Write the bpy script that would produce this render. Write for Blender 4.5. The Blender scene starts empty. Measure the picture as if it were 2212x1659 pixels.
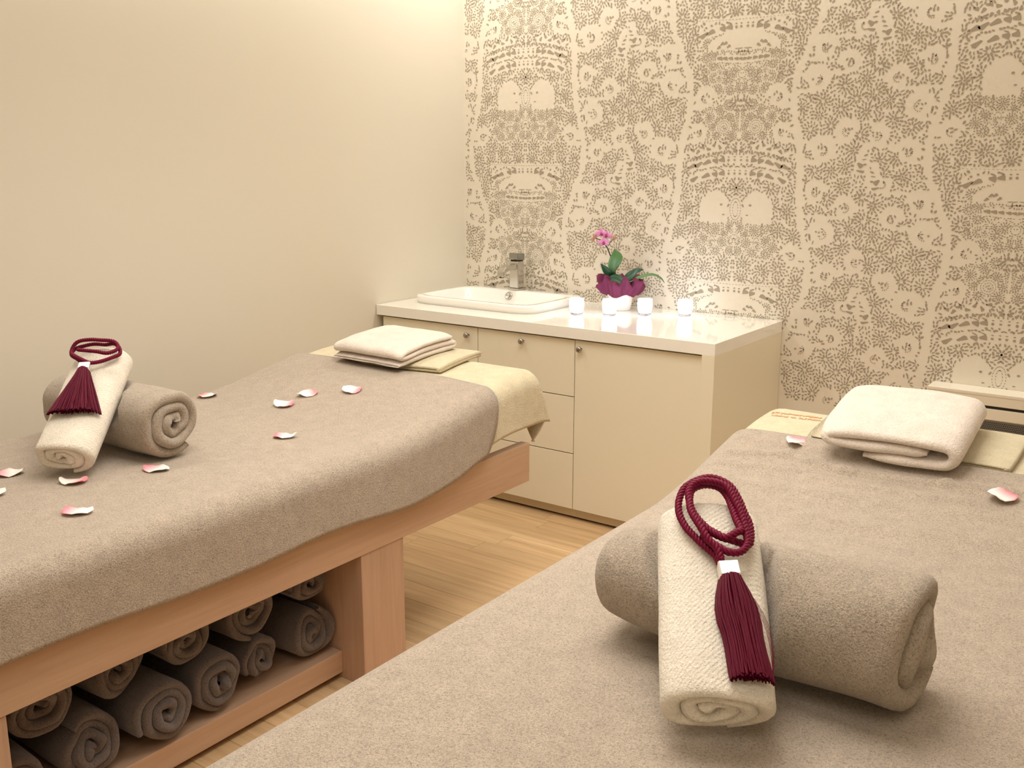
import bpy, bmesh, math, random
from mathutils import Vector, Matrix, Quaternion, noise

PI = math.pi
C = bpy.context.scene.collection
SC = bpy.context.scene

# ------------------------------------------------------------------ camera
cam = bpy.data.cameras.new('camera')
cam.sensor_fit = 'HORIZONTAL'
cam.sensor_width = 36.0
cam.lens = 35.175
cam.clip_start = 0.05
cam_o = bpy.data.objects.new('camera', cam)
C.objects.link(cam_o)
_r = Vector((0.8130, 0.5823, 0.0025)).normalized()
_f = Vector((-0.5677, 0.7926, -0.2218)).normalized()
_u = _r.cross(_f).normalized()
_r = _f.cross(_u).normalized()
M = Matrix.Identity(4)
for i in range(3):
    M[i][0], M[i][1], M[i][2] = _r[i], _u[i], -_f[i]
M.translation = Vector((2.6934, -3.4139, 1.2675))
cam_o.matrix_world = M
SC.camera = cam_o

# ------------------------------------------------------------------ world, lamps, exposure
SC.view_settings.view_transform = 'Standard'
SC.view_settings.look = 'None'
SC.view_settings.gamma = 1.0
SC.view_settings.use_curve_mapping = False
SC.view_settings.exposure = 0.0
w = bpy.data.worlds.new('room_world')
SC.world = w
w.use_nodes = True
w.node_tree.nodes['Background'].inputs[0].default_value = (1.0, 0.9, 0.75, 1)
w.node_tree.nodes['Background'].inputs[1].default_value = 0.02


def area(name, loc, sx, sy, power, col, rot=(0, 0, 0), spread=PI):
    l = bpy.data.lights.new(name, 'AREA')
    l.shape = 'RECTANGLE'
    l.size, l.size_y = sx, sy
    l.energy = power
    l.color = col
    l.spread = spread
    o = bpy.data.objects.new(name, l)
    C.objects.link(o)
    o.location = loc
    o.rotation_euler = rot
    return o


WARM = (1.0, 0.972, 0.935)
area('ceiling_panel_lamp', (1.6, -1.9, 2.33), 1.2, 1.5, 22.0, WARM, spread=math.radians(125))
area('ceiling_wash_lamp_back', (1.75, -0.14, 2.33), 3.3, 0.08, 17.0, WARM)
area('ceiling_wash_lamp_left', (0.13, -1.55, 2.33), 0.08, 2.8, 15.0, WARM)
area('ceiling_panel_lamp_door', (2.6, -3.6, 2.33), 1.2, 1.0, 10.0, WARM)

# ------------------------------------------------------------------ material helpers


def srgb(r, g, b):
    def f(c):
        c /= 255.0
        return c / 12.92 if c <= 0.04045 else ((c + 0.055) / 1.055) ** 2.4
    return (f(r), f(g), f(b), 1.0)


def new_mat(name):
    m = bpy.data.materials.new(name)
    m.use_nodes = True
    return m, m.node_tree, m.node_tree.nodes['Principled BSDF']


def N(nt, t, **kw):
    n = nt.nodes.new(t)
    for k, v in kw.items():
        setattr(n, k, v)
    return n


def simple(name, col, rough=0.5, metal=0.0, coat=0.0, emis=None, es=0.0, noise_scale=None, var=0.06, bump=0.0):
    m, nt, b = new_mat(name)
    b.inputs['Base Color'].default_value = col
    b.inputs['Roughness'].default_value = rough
    b.inputs['Metallic'].default_value = metal
    b.inputs['Coat Weight'].default_value = coat
    if emis:
        b.inputs['Emission Color'].default_value = emis
        b.inputs['Emission Strength'].default_value = es
    if noise_scale:
        tc = N(nt, 'ShaderNodeTexCoord')
        no = N(nt, 'ShaderNodeTexNoise')
        no.inputs['Scale'].default_value = noise_scale
        no.inputs['Detail'].default_value = 4
        nt.links.new(tc.outputs['Object'], no.inputs['Vector'])
        mx = N(nt, 'ShaderNodeMix', data_type='RGBA')
        mx.inputs[6].default_value = tuple(c * (1 - var) for c in col[:3]) + (1,)
        mx.inputs[7].default_value = tuple(min(1, c * (1 + var)) for c in col[:3]) + (1,)
        nt.links.new(no.outputs['Fac'], mx.inputs[0])
        nt.links.new(mx.outputs[2], b.inputs['Base Color'])
        if bump:
            bp = N(nt, 'ShaderNodeBump')
            bp.inputs['Strength'].default_value = bump
            bp.inputs['Distance'].default_value = 0.002
            nt.links.new(no.outputs['Fac'], bp.inputs['Height'])
            nt.links.new(bp.outputs['Normal'], b.inputs['Normal'])
    return m


def terry(name, col, dark=0.62, scale=330.0, dist=0.0022, weave=False):
    """Looped towel pile: short clumped loops as fine relief, a little darker between the loops."""
    m, nt, b = new_mat(name)
    tc = N(nt, 'ShaderNodeTexCoord')
    n1 = N(nt, 'ShaderNodeTexNoise')
    n1.inputs['Scale'].default_value = scale
    n1.inputs['Detail'].default_value = 2.0
    n1.inputs['Roughness'].default_value = 0.6
    n1.inputs['Distortion'].default_value = 1.3
    n2 = N(nt, 'ShaderNodeTexNoise')
    n2.inputs['Scale'].default_value = scale * 0.09
    n2.inputs['Detail'].default_value = 3.0
    vo = N(nt, 'ShaderNodeTexVoronoi')
    vo.inputs['Scale'].default_value = scale * 0.8
    for n in (n1, n2, vo):
        nt.links.new(tc.outputs['Object'], n.inputs['Vector'])
    ramp = N(nt, 'ShaderNodeValToRGB')
    ramp.color_ramp.elements[0].position = 0.36
    ramp.color_ramp.elements[0].color = tuple(c * dark for c in col[:3]) + (1,)
    ramp.color_ramp.elements[1].position = 0.54
    ramp.color_ramp.elements[1].color = col
    nt.links.new(n1.outputs['Fac'], ramp.inputs['Fac'])
    mx = N(nt, 'ShaderNodeMix', data_type='RGBA', blend_type='MULTIPLY')
    mx.inputs[0].default_value = 1.0
    r2 = N(nt, 'ShaderNodeValToRGB')
    r2.color_ramp.elements[0].position = 0.3
    r2.color_ramp.elements[0].color = (0.88, 0.88, 0.88, 1)
    r2.color_ramp.elements[1].position = 0.7
    r2.color_ramp.elements[1].color = (1.0, 1.0, 1.0, 1)
    nt.links.new(n2.outputs['Fac'], r2.inputs['Fac'])
    nt.links.new(ramp.outputs['Color'], mx.inputs[6])
    nt.links.new(r2.outputs['Color'], mx.inputs[7])
    nt.links.new(mx.outputs[2], b.inputs['Base Color'])
    add = N(nt, 'ShaderNodeMath', operation='MULTIPLY_ADD')
    nt.links.new(vo.outputs['Distance'], add.inputs[0])
    add.inputs[1].default_value = 0.5
    nt.links.new(n1.outputs['Fac'], add.inputs[2])
    bp = N(nt, 'ShaderNodeBump')
    bp.inputs['Strength'].default_value = 0.8
    bp.inputs['Distance'].default_value = dist
    nt.links.new(add.outputs[0], bp.inputs['Height'])
    if weave:
        wv = N(nt, 'ShaderNodeTexWave', wave_type='BANDS', bands_direction='DIAGONAL')
        wv.inputs['Scale'].default_value = 85.0
        wv.inputs['Distortion'].default_value = 0.6
        nt.links.new(tc.outputs['Object'], wv.inputs['Vector'])
        b2 = N(nt, 'ShaderNodeBump')
        b2.inputs['Strength'].default_value = 0.28
        b2.inputs['Distance'].default_value = 0.0015
        nt.links.new(wv.outputs['Fac'], b2.inputs['Height'])
        nt.links.new(bp.outputs['Normal'], b2.inputs['Normal'])
        nt.links.new(b2.outputs['Normal'], b.inputs['Normal'])
    else:
        nt.links.new(bp.outputs['Normal'], b.inputs['Normal'])
    b.inputs['Roughness'].default_value = 0.95
    b.inputs['Specular IOR Level'].default_value = 0.1
    b.inputs['Sheen Weight'].default_value = 0.25
    b.inputs['Sheen Roughness'].default_value = 0.5
    return m


def wood(name, c1, c2, axis='Y', scale=1.0, rough=0.45, rand=False):
    m, nt, b = new_mat(name)
    tc = N(nt, 'ShaderNodeTexCoord')
    mp = N(nt, 'ShaderNodeMapping')
    long_ = 2.2 * scale
    across = 42.0 * scale
    sc = {'X': (long_, across, across), 'Y': (across, long_, across), 'Z': (across, across, long_)}[axis]
    mp.inputs['Scale'].default_value = sc
    nt.links.new(tc.outputs['Object'], mp.inputs['Vector'])
    src = mp.outputs['Vector']
    if rand:
        oi = N(nt, 'ShaderNodeObjectInfo')
        vm = N(nt, 'ShaderNodeVectorMath', operation='ADD')
        nt.links.new(mp.outputs['Vector'], vm.inputs[0])
        mlt = N(nt, 'ShaderNodeMath', operation='MULTIPLY')
        mlt.inputs[1].default_value = 173.0
        nt.links.new(oi.outputs['Random'], mlt.inputs[0])
        nt.links.new(mlt.outputs[0], vm.inputs[1])
        src = vm.outputs[0]
    no = N(nt, 'ShaderNodeTexNoise')
    no.inputs['Scale'].default_value = 1.0
    no.inputs['Detail'].default_value = 6
    no.inputs['Roughness'].default_value = 0.62
    no.inputs['Distortion'].default_value = 0.5
    nt.links.new(src, no.inputs['Vector'])
    ramp = N(nt, 'ShaderNodeValToRGB')
    ramp.color_ramp.elements[0].position = 0.3
    ramp.color_ramp.elements[0].color = c1
    ramp.color_ramp.elements[1].position = 0.7
    ramp.color_ramp.elements[1].color = c2
    nt.links.new(no.outputs['Fac'], ramp.inputs['Fac'])
    out = ramp.outputs['Color']
    if rand:
        hv = N(nt, 'ShaderNodeHueSaturation')
        mr = N(nt, 'ShaderNodeMapRange')
        mr.inputs['To Min'].default_value = 0.86
        mr.inputs['To Max'].default_value = 1.1
        nt.links.new(oi.outputs['Random'], mr.inputs['Value'])
        nt.links.new(mr.outputs[0], hv.inputs['Value'])
        nt.links.new(out, hv.inputs['Color'])
        out = hv.outputs['Color']
    nt.links.new(out, b.inputs['Base Color'])
    bp = N(nt, 'ShaderNodeBump')
    bp.inputs['Strength'].default_value = 0.15
    bp.inputs['Distance'].default_value = 0.001
    nt.links.new(no.outputs['Fac'], bp.inputs['Height'])
    nt.links.new(bp.outputs['Normal'], b.inputs['Normal'])
    b.inputs['Roughness'].default_value = rough
    return m


M_WALL = simple('cream_wall_paint', srgb(232, 224, 206), 0.75, noise_scale=3.0, var=0.012)
M_LACE = simple('wallpaper_ground', srgb(234, 224, 206), 0.6, noise_scale=60.0, var=0.02, bump=0.05)
M_DOT = simple('wallpaper_taupe_print', srgb(168, 155, 135), 0.55, noise_scale=30.0, var=0.06)
M_CEIL = simple('white_ceiling_paint', srgb(246, 242, 232), 0.85, noise_scale=5.0, var=0.01)
M_TAUPE = terry('taupe_terry', srgb(197, 179, 158), 0.56, scale=400.0)
M_TAUPE2 = terry('taupe_terry_roll', srgb(190, 173, 152), 0.58, scale=400.0)
M_GREY = terry('grey_taupe_terry', srgb(122, 110, 104), 0.68)
M_CREAM = terry('cream_terry', srgb(228, 213, 178), 0.84)
M_WHITE = terry('white_terry', srgb(244, 229, 213), 0.86, scale=300)
M_WHITEW = terry('white_terry_twill', srgb(244, 232, 212), 0.88, scale=300, weave=True)
M_OAK = wood('pinkish_oak_y', srgb(190, 154, 125), srgb(206, 172, 143), 'Y')
M_OAKZ = wood('pinkish_oak_z', srgb(184, 148, 122), srgb(202, 168, 142), 'Z')
M_FLOOR = wood('oak_floor', srgb(196, 160, 116), srgb(226, 192, 146), 'X', 1.0, 0.4, rand=True)
M_LACQ = simple('cream_lacquer', srgb(238, 228, 202), 0.35, noise_scale=2.0, var=0.01)
M_TOP = simple('glossy_white_worktop', srgb(249, 244, 232), 0.12, coat=0.6, noise_scale=220.0, var=0.03)
M_CERAM = simple('white_ceramic', srgb(250, 246, 238), 0.12, coat=0.5)
M_CHROME = simple('brushed_chrome', (0.62, 0.6, 0.56, 1), 0.2, 1.0)
M_KNOB = simple('knob_steel', (0.42, 0.39, 0.34, 1), 0.3, 1.0)
M_DARK = simple('dark_void', (0.02, 0.018, 0.015, 1), 0.8)
M_VINYL = simple('cushion_vinyl', srgb(205, 190, 160), 0.5)
M_HEAT = simple('heater_white_enamel', srgb(238, 230, 210), 0.35)
M_GRILLE = simple('heater_grey_grille', srgb(120, 116, 108), 0.5, 0.3)
M_SILVER = simple('polished_silver', (0.96, 0.94, 0.9, 1), 0.3, 1.0)
M_ROPE = simple('burgundy_cord', srgb(112, 6, 44), 0.5, noise_scale=400.0, var=0.25)
M_SKIRT = simple('burgundy_tassel_yarn', srgb(96, 3, 35), 0.5, noise_scale=200.0, var=0.3)
for m_ in (M_ROPE, M_SKIRT):
    m_.node_tree.nodes['Principled BSDF'].inputs['Specular IOR Level'].default_value = 0.2
M_LEAF = simple('orchid_leaf', srgb(22, 74, 44), 0.35, noise_scale=40.0, var=0.25)
M_LEAF2 = simple('orchid_leaf_pale', srgb(86, 128, 74), 0.35, noise_scale=40.0, var=0.2)
M_STEM = simple('orchid_stem', srgb(60, 52, 36), 0.5)
M_BUD = simple('orchid_bud', srgb(190, 140, 120), 0.5)
M_ORCH = simple('orchid_petal_pink', srgb(232, 150, 202), 0.5, noise_scale=120.0, var=0.25)
M_LIP = simple('orchid_lip_magenta', srgb(160, 20, 100), 0.5)
M_WRAP = simple('crepe_wrap_magenta', srgb(112, 32, 70), 0.75, noise_scale=60.0, var=0.25, bump=0.3)
M_POT = simple('white_pot_glaze', srgb(240, 232, 224), 0.2, coat=0.4)
M_CAP = simple('clear_votive_base', (0.9, 0.92, 0.95, 1), 0.05)
M_CAP.node_tree.nodes['Principled BSDF'].inputs['Transmission Weight'].default_value = 0.9
M_GLOW = simple('lit_frosted_votive_glass', (0.9, 0.92, 1, 1), 0.3, emis=(0.78, 0.85, 1.0, 1), es=4.6)
M_EMBR = simple('orange_embroidery', srgb(236, 160, 110), 0.7)


def petal_mat():
    m, nt, b = new_mat('rose_petal_pink_to_white')
    tc = N(nt, 'ShaderNodeTexCoord')
    sp = N(nt, 'ShaderNodeSeparateXYZ')
    nt.links.new(tc.outputs['Object'], sp.inputs[0])
    mr = N(nt, 'ShaderNodeMapRange')
    mr.inputs['From Min'].default_value = -0.006
    mr.inputs['From Max'].default_value = 0.021
    nt.links.new(sp.outputs['X'], mr.inputs['Value'])
    ramp = N(nt, 'ShaderNodeValToRGB')
    ramp.color_ramp.elements[0].color = srgb(252, 240, 230)
    ramp.color_ramp.elements[1].color = srgb(248, 138, 150)
    nt.links.new(mr.outputs[0], ramp.inputs['Fac'])
    nt.links.new(ramp.outputs['Color'], b.inputs['Base Color'])
    b.inputs['Roughness'].default_value = 0.6
    b.inputs['Subsurface Weight'].default_value = 0.15
    b.inputs['Subsurface Radius'].default_value = (0.004, 0.002, 0.002)
    return m


M_PETAL = petal_mat()

# ------------------------------------------------------------------ object helpers


def mesh_obj(name, verts, faces, mat, parent=None, smooth=False, loc=None):
    me = bpy.data.meshes.new(name)
    me.from_pydata([tuple(v) for v in verts], [], faces)
    me.update()
    if smooth:
        me.polygons.foreach_set('use_smooth', [True] * len(me.polygons))
    if mat:
        me.materials.append(mat)
    o = bpy.data.objects.new(name, me)
    C.objects.link(o)
    if loc is not None:
        o.location = loc
    if parent:
        o.parent = parent
    return o


def bm_obj(name, bm, mat, parent=None, smooth=False, loc=None):
    bmesh.ops.recalc_face_normals(bm, faces=bm.faces)
    me = bpy.data.meshes.new(name)
    bm.to_mesh(me)
    bm.free()
    if smooth:
        me.polygons.foreach_set('use_smooth', [True] * len(me.polygons))
    me.materials.append(mat)
    o = bpy.data.objects.new(name, me)
    C.objects.link(o)
    if loc is not None:
        o.location = loc
    if parent:
        o.parent = parent
    return o


def empty(name, loc=(0, 0, 0), rotz=0.0):
    o = bpy.data.objects.new(name, None)
    o.empty_display_size = 0.05
    C.objects.link(o)
    o.location = loc
    o.rotation_euler = (0, 0, rotz)
    return o


def tag(o, label, cat, group=None):
    o['label'] = label
    o['category'] = cat
    if group:
        o['group'] = group
    return o


def box_bm(x0, x1, y0, y1, z0, z1, bev=0.0, bm=None, seg=2):
    bm2 = bmesh.new()
    bmesh.ops.create_cube(bm2, size=1.0)
    for v in bm2.verts:
        v.co = Vector((x0 + (v.co.x + .5) * (x1 - x0), y0 + (v.co.y + .5) * (y1 - y0), z0 + (v.co.z + .5) * (z1 - z0)))
    if bev > 0:
        bmesh.ops.bevel(bm2, geom=list(bm2.edges), offset=bev, segments=seg, affect='EDGES', profile=0.5)
    if bm is None:
        return bm2
    tmp = bpy.data.meshes.new('tmp')
    bm2.to_mesh(tmp)
    bm2.free()
    bm.from_mesh(tmp)
    bpy.data.meshes.remove(tmp)
    return bm


def box(name, x0, x1, y0, y1, z0, z1, mat, parent=None, bev=0.002, org=None):
    """A bevelled board; org = where its own origin (and its grain) sits relative to the parent."""
    if org is None:
        org = Vector(((x0 + x1) / 2, (y0 + y1) / 2, (z0 + z1) / 2))
    else:
        org = Vector(org)
    bm = box_bm(x0 - org.x, x1 - org.x, y0 - org.y, y1 - org.y, z0 - org.z, z1 - org.z, bev)
    return bm_obj(name, bm, mat, parent, loc=org)


def lathe(prof, n=28, closed_top=True):
    """prof: list of (r, z) from bottom to top. Returns verts, faces."""
    vs, fs = [], []
    for (r, z) in prof:
        for k in range(n):
            a = 2 * PI * k / n
            vs.append((r * math.cos(a), r * math.sin(a), z))
    for i in range(len(prof) - 1):
        for k in range(n):
            k2 = (k + 1) % n
            fs.append((i * n + k, i * n + k2, (i + 1) * n + k2, (i + 1) * n + k))
    fs.append(tuple(range(n - 1, -1, -1)))
    if closed_top:
        b = (len(prof) - 1) * n
        fs.append(tuple(range(b, b + n)))
    return vs, fs


def tube(path, rad, n=8, vs=None, fs=None, cap=True):
    """Sweep a circle along path; rad a number or list."""
    vs = [] if vs is None else vs
    fs = [] if fs is None else fs
    P = [Vector(p) for p in path]
    m = len(P)
    t0 = (P[1] - P[0]).normalized()
    up = Vector((0, 0, 1)) if abs(t0.z) < 0.9 else Vector((1, 0, 0))
    nrm = t0.cross(up).normalized()
    base = len(vs)
    for i in range(m):
        t = (P[min(i + 1, m - 1)] - P[max(i - 1, 0)]).normalized()
        nrm = (nrm - t * nrm.dot(t))
        if nrm.length < 1e-6:
            nrm = t.orthogonal()
        nrm.normalize()
        bi = t.cross(nrm)
        r = rad[i] if isinstance(rad, (list, tuple)) else rad
        for k in range(n):
            a = 2 * PI * k / n
            vs.append(P[i] + nrm * (r * math.cos(a)) + bi * (r * math.sin(a)))
    for i in range(m - 1):
        for k in range(n):
            k2 = (k + 1) % n
            fs.append((base + i * n + k, base + i * n + k2, base + (i + 1) * n + k2, base + (i + 1) * n + k))
    if cap:
        fs.append(tuple(base + k for k in range(n - 1, -1, -1)))
        fs.append(tuple(base + (m - 1) * n + k for k in range(n)))
    return vs, fs


def ss(t):
    t = max(0.0, min(1.0, t))
    return t * t * (3 - 2 * t)


def nz(x, y, z=0.0):
    return noise.noise(Vector((x, y, z)))


# ------------------------------------------------------------------ room shell
RX, RY, RZ = 3.7, -4.4, 2.36


def struct(o):
    o['kind'] = 'structure'
    return o


floor = struct(box('floor', -0.1, RX + 0.1, RY - 0.1, 0.1, -0.08, -0.006, simple('floor_underlay', srgb(120, 90, 60), 0.8), bev=0))
struct(box('ceiling', -0.1, RX + 0.1, RY - 0.1, 0.1, RZ, RZ + 0.08, M_CEIL, bev=0))
struct(box('wall_left', -0.1, 0.0, RY - 0.1, 0.0, -0.006, RZ, M_WALL, bev=0))
wall_back = struct(box('wall_back', -0.1, RX + 0.1, 0.0, 0.1, -0.006, RZ, M_LACE, bev=0, org=(0, 0, 0)))
struct(box('wall_right', RX, RX + 0.1, RY - 0.1, 0.0, -0.006, RZ, M_WALL, bev=0))
struct(box('wall_front', 0.0, RX, RY - 0.1, RY, -0.006, RZ, M_WALL, bev=0))

rnd = random.Random(11)
pw = 0.098
y = -0.002
row = 0
plank_mesh = {}
while y > RY:
    y1 = max(y - pw, RY)
    x = -rnd.uniform(0.05, 0.75)
    while x < RX:
        ln = rnd.choice((0.62, 0.74, 0.86))
        xa, xb = max(x, 0.0), min(x + ln, RX)
        if xb - xa > 0.03:
            box('plank', xa + .0004, xb - .0004, y1 + .0004, y - .0004, -0.0065, 0.0, M_FLOOR, floor, bev=0.0006,
                org=((xa + xb) / 2, (y + y1) / 2, 0)).matrix_parent_inverse = floor.matrix_basis.inverted()
        x += ln
    y = y1
    row += 1

# ------------------------------------------------------------------ lace print on the back wall
random.seed(5)
HU, HV = 0.4575, 0.915       # half column spacing, vertical repeat


def stem_u(v):
    """The wavy stem either side of a column: distance from the column axis at height v above the arch."""
    t = (v % HV) / HV * 2 * PI
    return 0.232 + 0.034 * math.sin(t + 0.6) + 0.016 * math.sin(2 * t + 1.0)


curls = []     # cream comma curls: (u, v, radius, turn sense)
for k, (du, dv, rr, sg) in enumerate([
        (0.055, 0.08, 0.036, 1), (-0.05, 0.14, 0.034, -1), (0.06, 0.22, 0.04, -1), 
        (0.052, 0.36, 0.034, 1),  (0.07, 0.50, 0.042, -1), 
        (-0.048, 0.56, 0.03, 1), (-0.05, 0.68, 0.036, -1), (0.065, 0.73, 0.04, -1), (0.055, 0.83, 0.036, 1),
         (0.15, 0.13, 0.036, 1), (0.14, 0.31, 0.034, -1), (0.15, 0.56, 0.036, 1),
        (0.145, 0.78, 0.034, -1),   (0.14, 0.89, 0.03, 1)]):
    curls.append((stem_u(dv) + du * 1.12, dv, rr * 1.3, sg))


def blank(u, v):
    """True where the print is left plain (stems, curls, domes, faces)."""
    v = v % HV
    for vv in (v, v - HV):
        su = stem_u(vv)
        if abs(u - su) < 0.0105 + 0.005 * math.sin(vv * 31):
            return True
        for (cu, cv, rr, sg) in curls:
            dx, dy = u - cu, vv - cv
            d = math.hypot(dx, dy)
            if d < rr:
                a = (math.atan2(dy, dx * sg) + 2 * PI) % (2 * PI)
                rc = rr * (0.80 - 0.42 * a / (2 * PI))
                if abs(d - rc) < rr * 0.36 * (1.05 - 0.4 * a / (2 * PI)):
                    return True
            # tail joining the curl to its stem
            if abs(dy + rr * 0.7) < 0.008 and min(su, cu) < u < max(su, cu):
                return True
        # dome under arch A
        if vv > -0.075 and vv < 0.03 and u < 0.15 and (u / 0.135) ** 2 + ((vv + 0.062) / 0.05) ** 2 < 1:
            return True
        # bands round the big triangles
        if abs(vv - arcA(u)) < 0.017 and u < 0.165:
            return True
        if abs(vv + 0.105 - 0.05 * u) < 0.013 and u < 0.10:
            return True
        for q in (vB, vB - 0.047):
            if abs(vv - q - 0.25 * u * u * 0 - arcB(u)) < 0.017 and u < 0.19:
                return True
        if abs(vv - vB - 0.045 - arcB(u)) < 0.013 and 0.05 < u < 0.19:
            return True
        # the plain face under arch B
        if u < 0.135 and vB - 0.215 < vv < vB - 0.12 - 0.02 * math.cos(u * 40):
            if not (u < 0.028 and abs(vv - vB + 0.165) < 0.05):
                return True
        # little A-shaped motif halfway between two columns
        for vm in (vB + 0.01, 0.0):
            if u > HU - 0.052 and abs(vv - vm) < 0.05 and (HU - u) < 0.05 * (1 - (vv - vm + 0.05) / 0.13) + 0.012:
                return True
    return False


vB = 0.915 - 0.455


def arcA(u):
    return 0.005 - 1.1 * u * u


def arcB(u):
    return 0.01 - 0.9 * u * u


polys = []     # polygons in (u, v)


def dash(u, v, ang, ln, wd, n=6):
    ca, sa = math.cos(ang), math.sin(ang)
    pts = []
    j = random.uniform(0.75, 1.2)
    for k in range(n):
        a = 2 * PI * k / n
        p = (math.cos(a) * ln * (1.0 if k % 3 else 1.12), math.sin(a) * wd * j)
        pts.append((u + p[0] * ca - p[1] * sa, v + p[0] * sa + p[1] * ca))
    polys.append(pts)


def tri(u, v, ang, s, asp=1.0):
    ca, sa = math.cos(ang), math.sin(ang)
    pts = []
    for (px, py) in ((-s, -s * .55 * asp), (s * .9, -s * .35 * asp), (s * 1.1, s * .1 * asp), (-s * .45, s * .75 * asp), (-s * .9, s * .4 * asp)):
        pts.append((u + px * ca - py * sa, v + px * sa + py * ca))
    polys.append(pts)


# special motifs first
for (f_, v0, us) in ((arcA, 0.0, (0.012, 0.03, 0.055, 0.08, 0.125, 0.150)), (arcB, vB, (0.012, 0.035, 0.06, 0.085, 0.118, 0.15, 0.175)),
                     (arcB, vB - 0.047, (0.010, 0.032, 0.058, 0.085, 0.12, 0.165))):
    for k, u in enumerate(us):
        v = v0 + f_(u)
        if k < 2:
            dash(u, v - .003, 0.2, 0.0045, 0.0045)
            dash(u, v + .008, 0.2, 0.004, 0.0022)
        elif k < 4:
            tri(u, v, 0.3 if k % 2 else 0.0, 0.0115, 1.25)
            dash(u, v + .013, 0.35, 0.009, 0.0028)
        else:
            tri(u, v, PI - 0.5 if k % 2 else -0.35, 0.0165, 0.75)
for u in (0.008, 0.024, 0.045, 0.066, 0.086):
    tri(u, -0.105 + 0.05 * u, 0.2, 0.0075 + 0.03 * u, 1.0)
    dash(u, -0.122 + 0.08 * u, 0.05, 0.0035, 0.0013)
for u in (0.055, 0.067, 0.08, 0.092):
    tri(u, -0.068 + 0.018 * math.sin((u - .05) * 70), -0.5, 0.0075)
for u in (0.01, 0.024):
    dash(u, -0.07, -0.1, 0.008, 0.002)
    dash(u, -0.08 - u * .1, -0.1, 0.010, 0.0018)
for k in range(7):
    u = 0.05 + 0.021 * k
    tri(u, vB + 0.052 + arcB(u) + 0.006 * (-1) ** k, k * 1.1, 0.0088)
for k in range(9):
    u = 0.012 + 0.02 * k
    tri(u, vB + 0.026 + arcB(u), k * .9, 0.0075, 1.1)
    dash(u + .01, vB - 0.024 + arcB(u), .3, .005, .003)
for k in range(14):
    u = 0.006 + 0.0125 * k
    dash(u, 0.026 + 0.1 * u * u, 0.02, 0.0034, 0.001)
for vm in (vB + 0.01, 0.0):
    u = HU - 0.028
    tri(u, vm - 0.018, 2.6, 0.0105, 1.3)
    dash(HU - 0.012, vm - 0.016, 0, 0.005, 0.004)
    dash(HU - 0.016, vm + 0.0, 0.1, 0.008, 0.0022)
    dash(HU - 0.011, vm + 0.014, 0.4, 0.007, 0.003)
    dash(HU - 0.005, vm + 0.028, 1.2, 0.004, 0.003)
    tri(HU - 0.026, vm - 0.038, PI - .15, 0.013, 0.55)
dash(0.055, vB - 0.15, 0, 0.005, 0.0035)
dash(0.045, vB - 0.185, 0, 0.005, 0.0032)
# oval rings of small dots
for (cu, cv, ru, rv) in ((0.0, vB - 0.165, 0.010, 0.026), (0.0, vB - 0.165, 0.020, 0.038), (0.0, vB - 0.255, 0.012, 0.022),
                         (0.085, vB - 0.285, 0.011, 0.022), (0.085, -0.16, 0.011, 0.02), (0.0, -0.155, 0.014, 0.014), (0.06, vB + 0.12, 0.014, 0.014),
                         (0.0, vB + 0.14, 0.012, 0.012), (0.06, vB + 0.12, 0.022, 0.022)):
    n = int(2 * PI * (ru + rv) / 2 / 0.0075)
    for k in range(n):
        a = 2 * PI * (k + .5) / n
        u = cu + ru * math.cos(a)
        if u > 0.001:
            dash(u, cv + rv * math.sin(a), a + PI / 2, 0.003, 0.0013)

taken = {}


def free(u, v, d):
    gi, gj = int(u / 0.012), int((v % HV) / 0.012)
    for i in range(gi - 1, gi + 2):
        for j in range(gj - 1, gj + 2):
            for (a, b) in taken.get((i, j % 77), ()):
                dv = abs(b - v % HV)
                if (a - u) ** 2 + min(dv, HV - dv) ** 2 < d * d:
                    return False
    return True


def put(u, v):
    taken.setdefault((int(u / 0.012), int((v % HV) / 0.012) % 77), []).append((u, v % HV))


for p in list(polys):
    cu = sum(q[0] for q in p) / len(p)
    cv = sum(q[1] for q in p) / len(p)
    put(cu, cv)
# starburst rosettes, then loose dashes between them; beads are finer along the column axis
def fine(u, v):
    v = v % HV
    return 0.66 if (u < 0.15 and (vB - 0.33 < v < vB - 0.20 or v > HV - 0.22 or vB + 0.09 < v < vB + 0.2)) else 1.0


centres = []
for _ in range(9000):
    u, v = random.uniform(0.0, HU), random.uniform(0, HV)
    q = 0.047 * fine(u, v)
    if all((a - u) ** 2 + min(abs(b - v), HV - abs(b - v)) ** 2 > q ** 2 for a, b in centres):
        centres.append((u, v))
for (cu, cv) in centres:
    q = fine(cu, cv)
    burst = random.random() < 0.55
    if not burst and not blank(cu, cv):
        dash(cu, cv, random.random() * 3, 0.0040 * q, 0.0034 * q)
        put(cu, cv)
    for (r, n, ln) in ((0.0118, 8, 0.0062), (0.0240, 13, 0.0062)):
        a0 = random.random()
        for k in range(n):
            a = a0 + 2 * PI * k / n
            u, v = cu + r * q * math.cos(a), cv + r * q * math.sin(a)
            if 0.002 < u < HU - 0.002 and not blank(u, v) and free(u, v, 0.0088 * q):
                dash(u, v, a + (random.uniform(-.35, .35) if r < .015 or random.random() < .75 else PI / 2 * random.random()), ln * q * random.uniform(.85, 1.12), 0.0033 * q * random.uniform(.8, 1.2))
                put(u, v)
for _ in range(14000):
    u, v = random.uniform(0.003, HU - 0.003), random.uniform(0, HV)
    q = fine(u, v)
    if not blank(u, v) and free(u, v, 0.0094 * q):
        dash(u, v, random.random() * 3.1, 0.0048 * q * random.uniform(.75, 1.1), 0.0032 * q)
        put(u, v)
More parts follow.
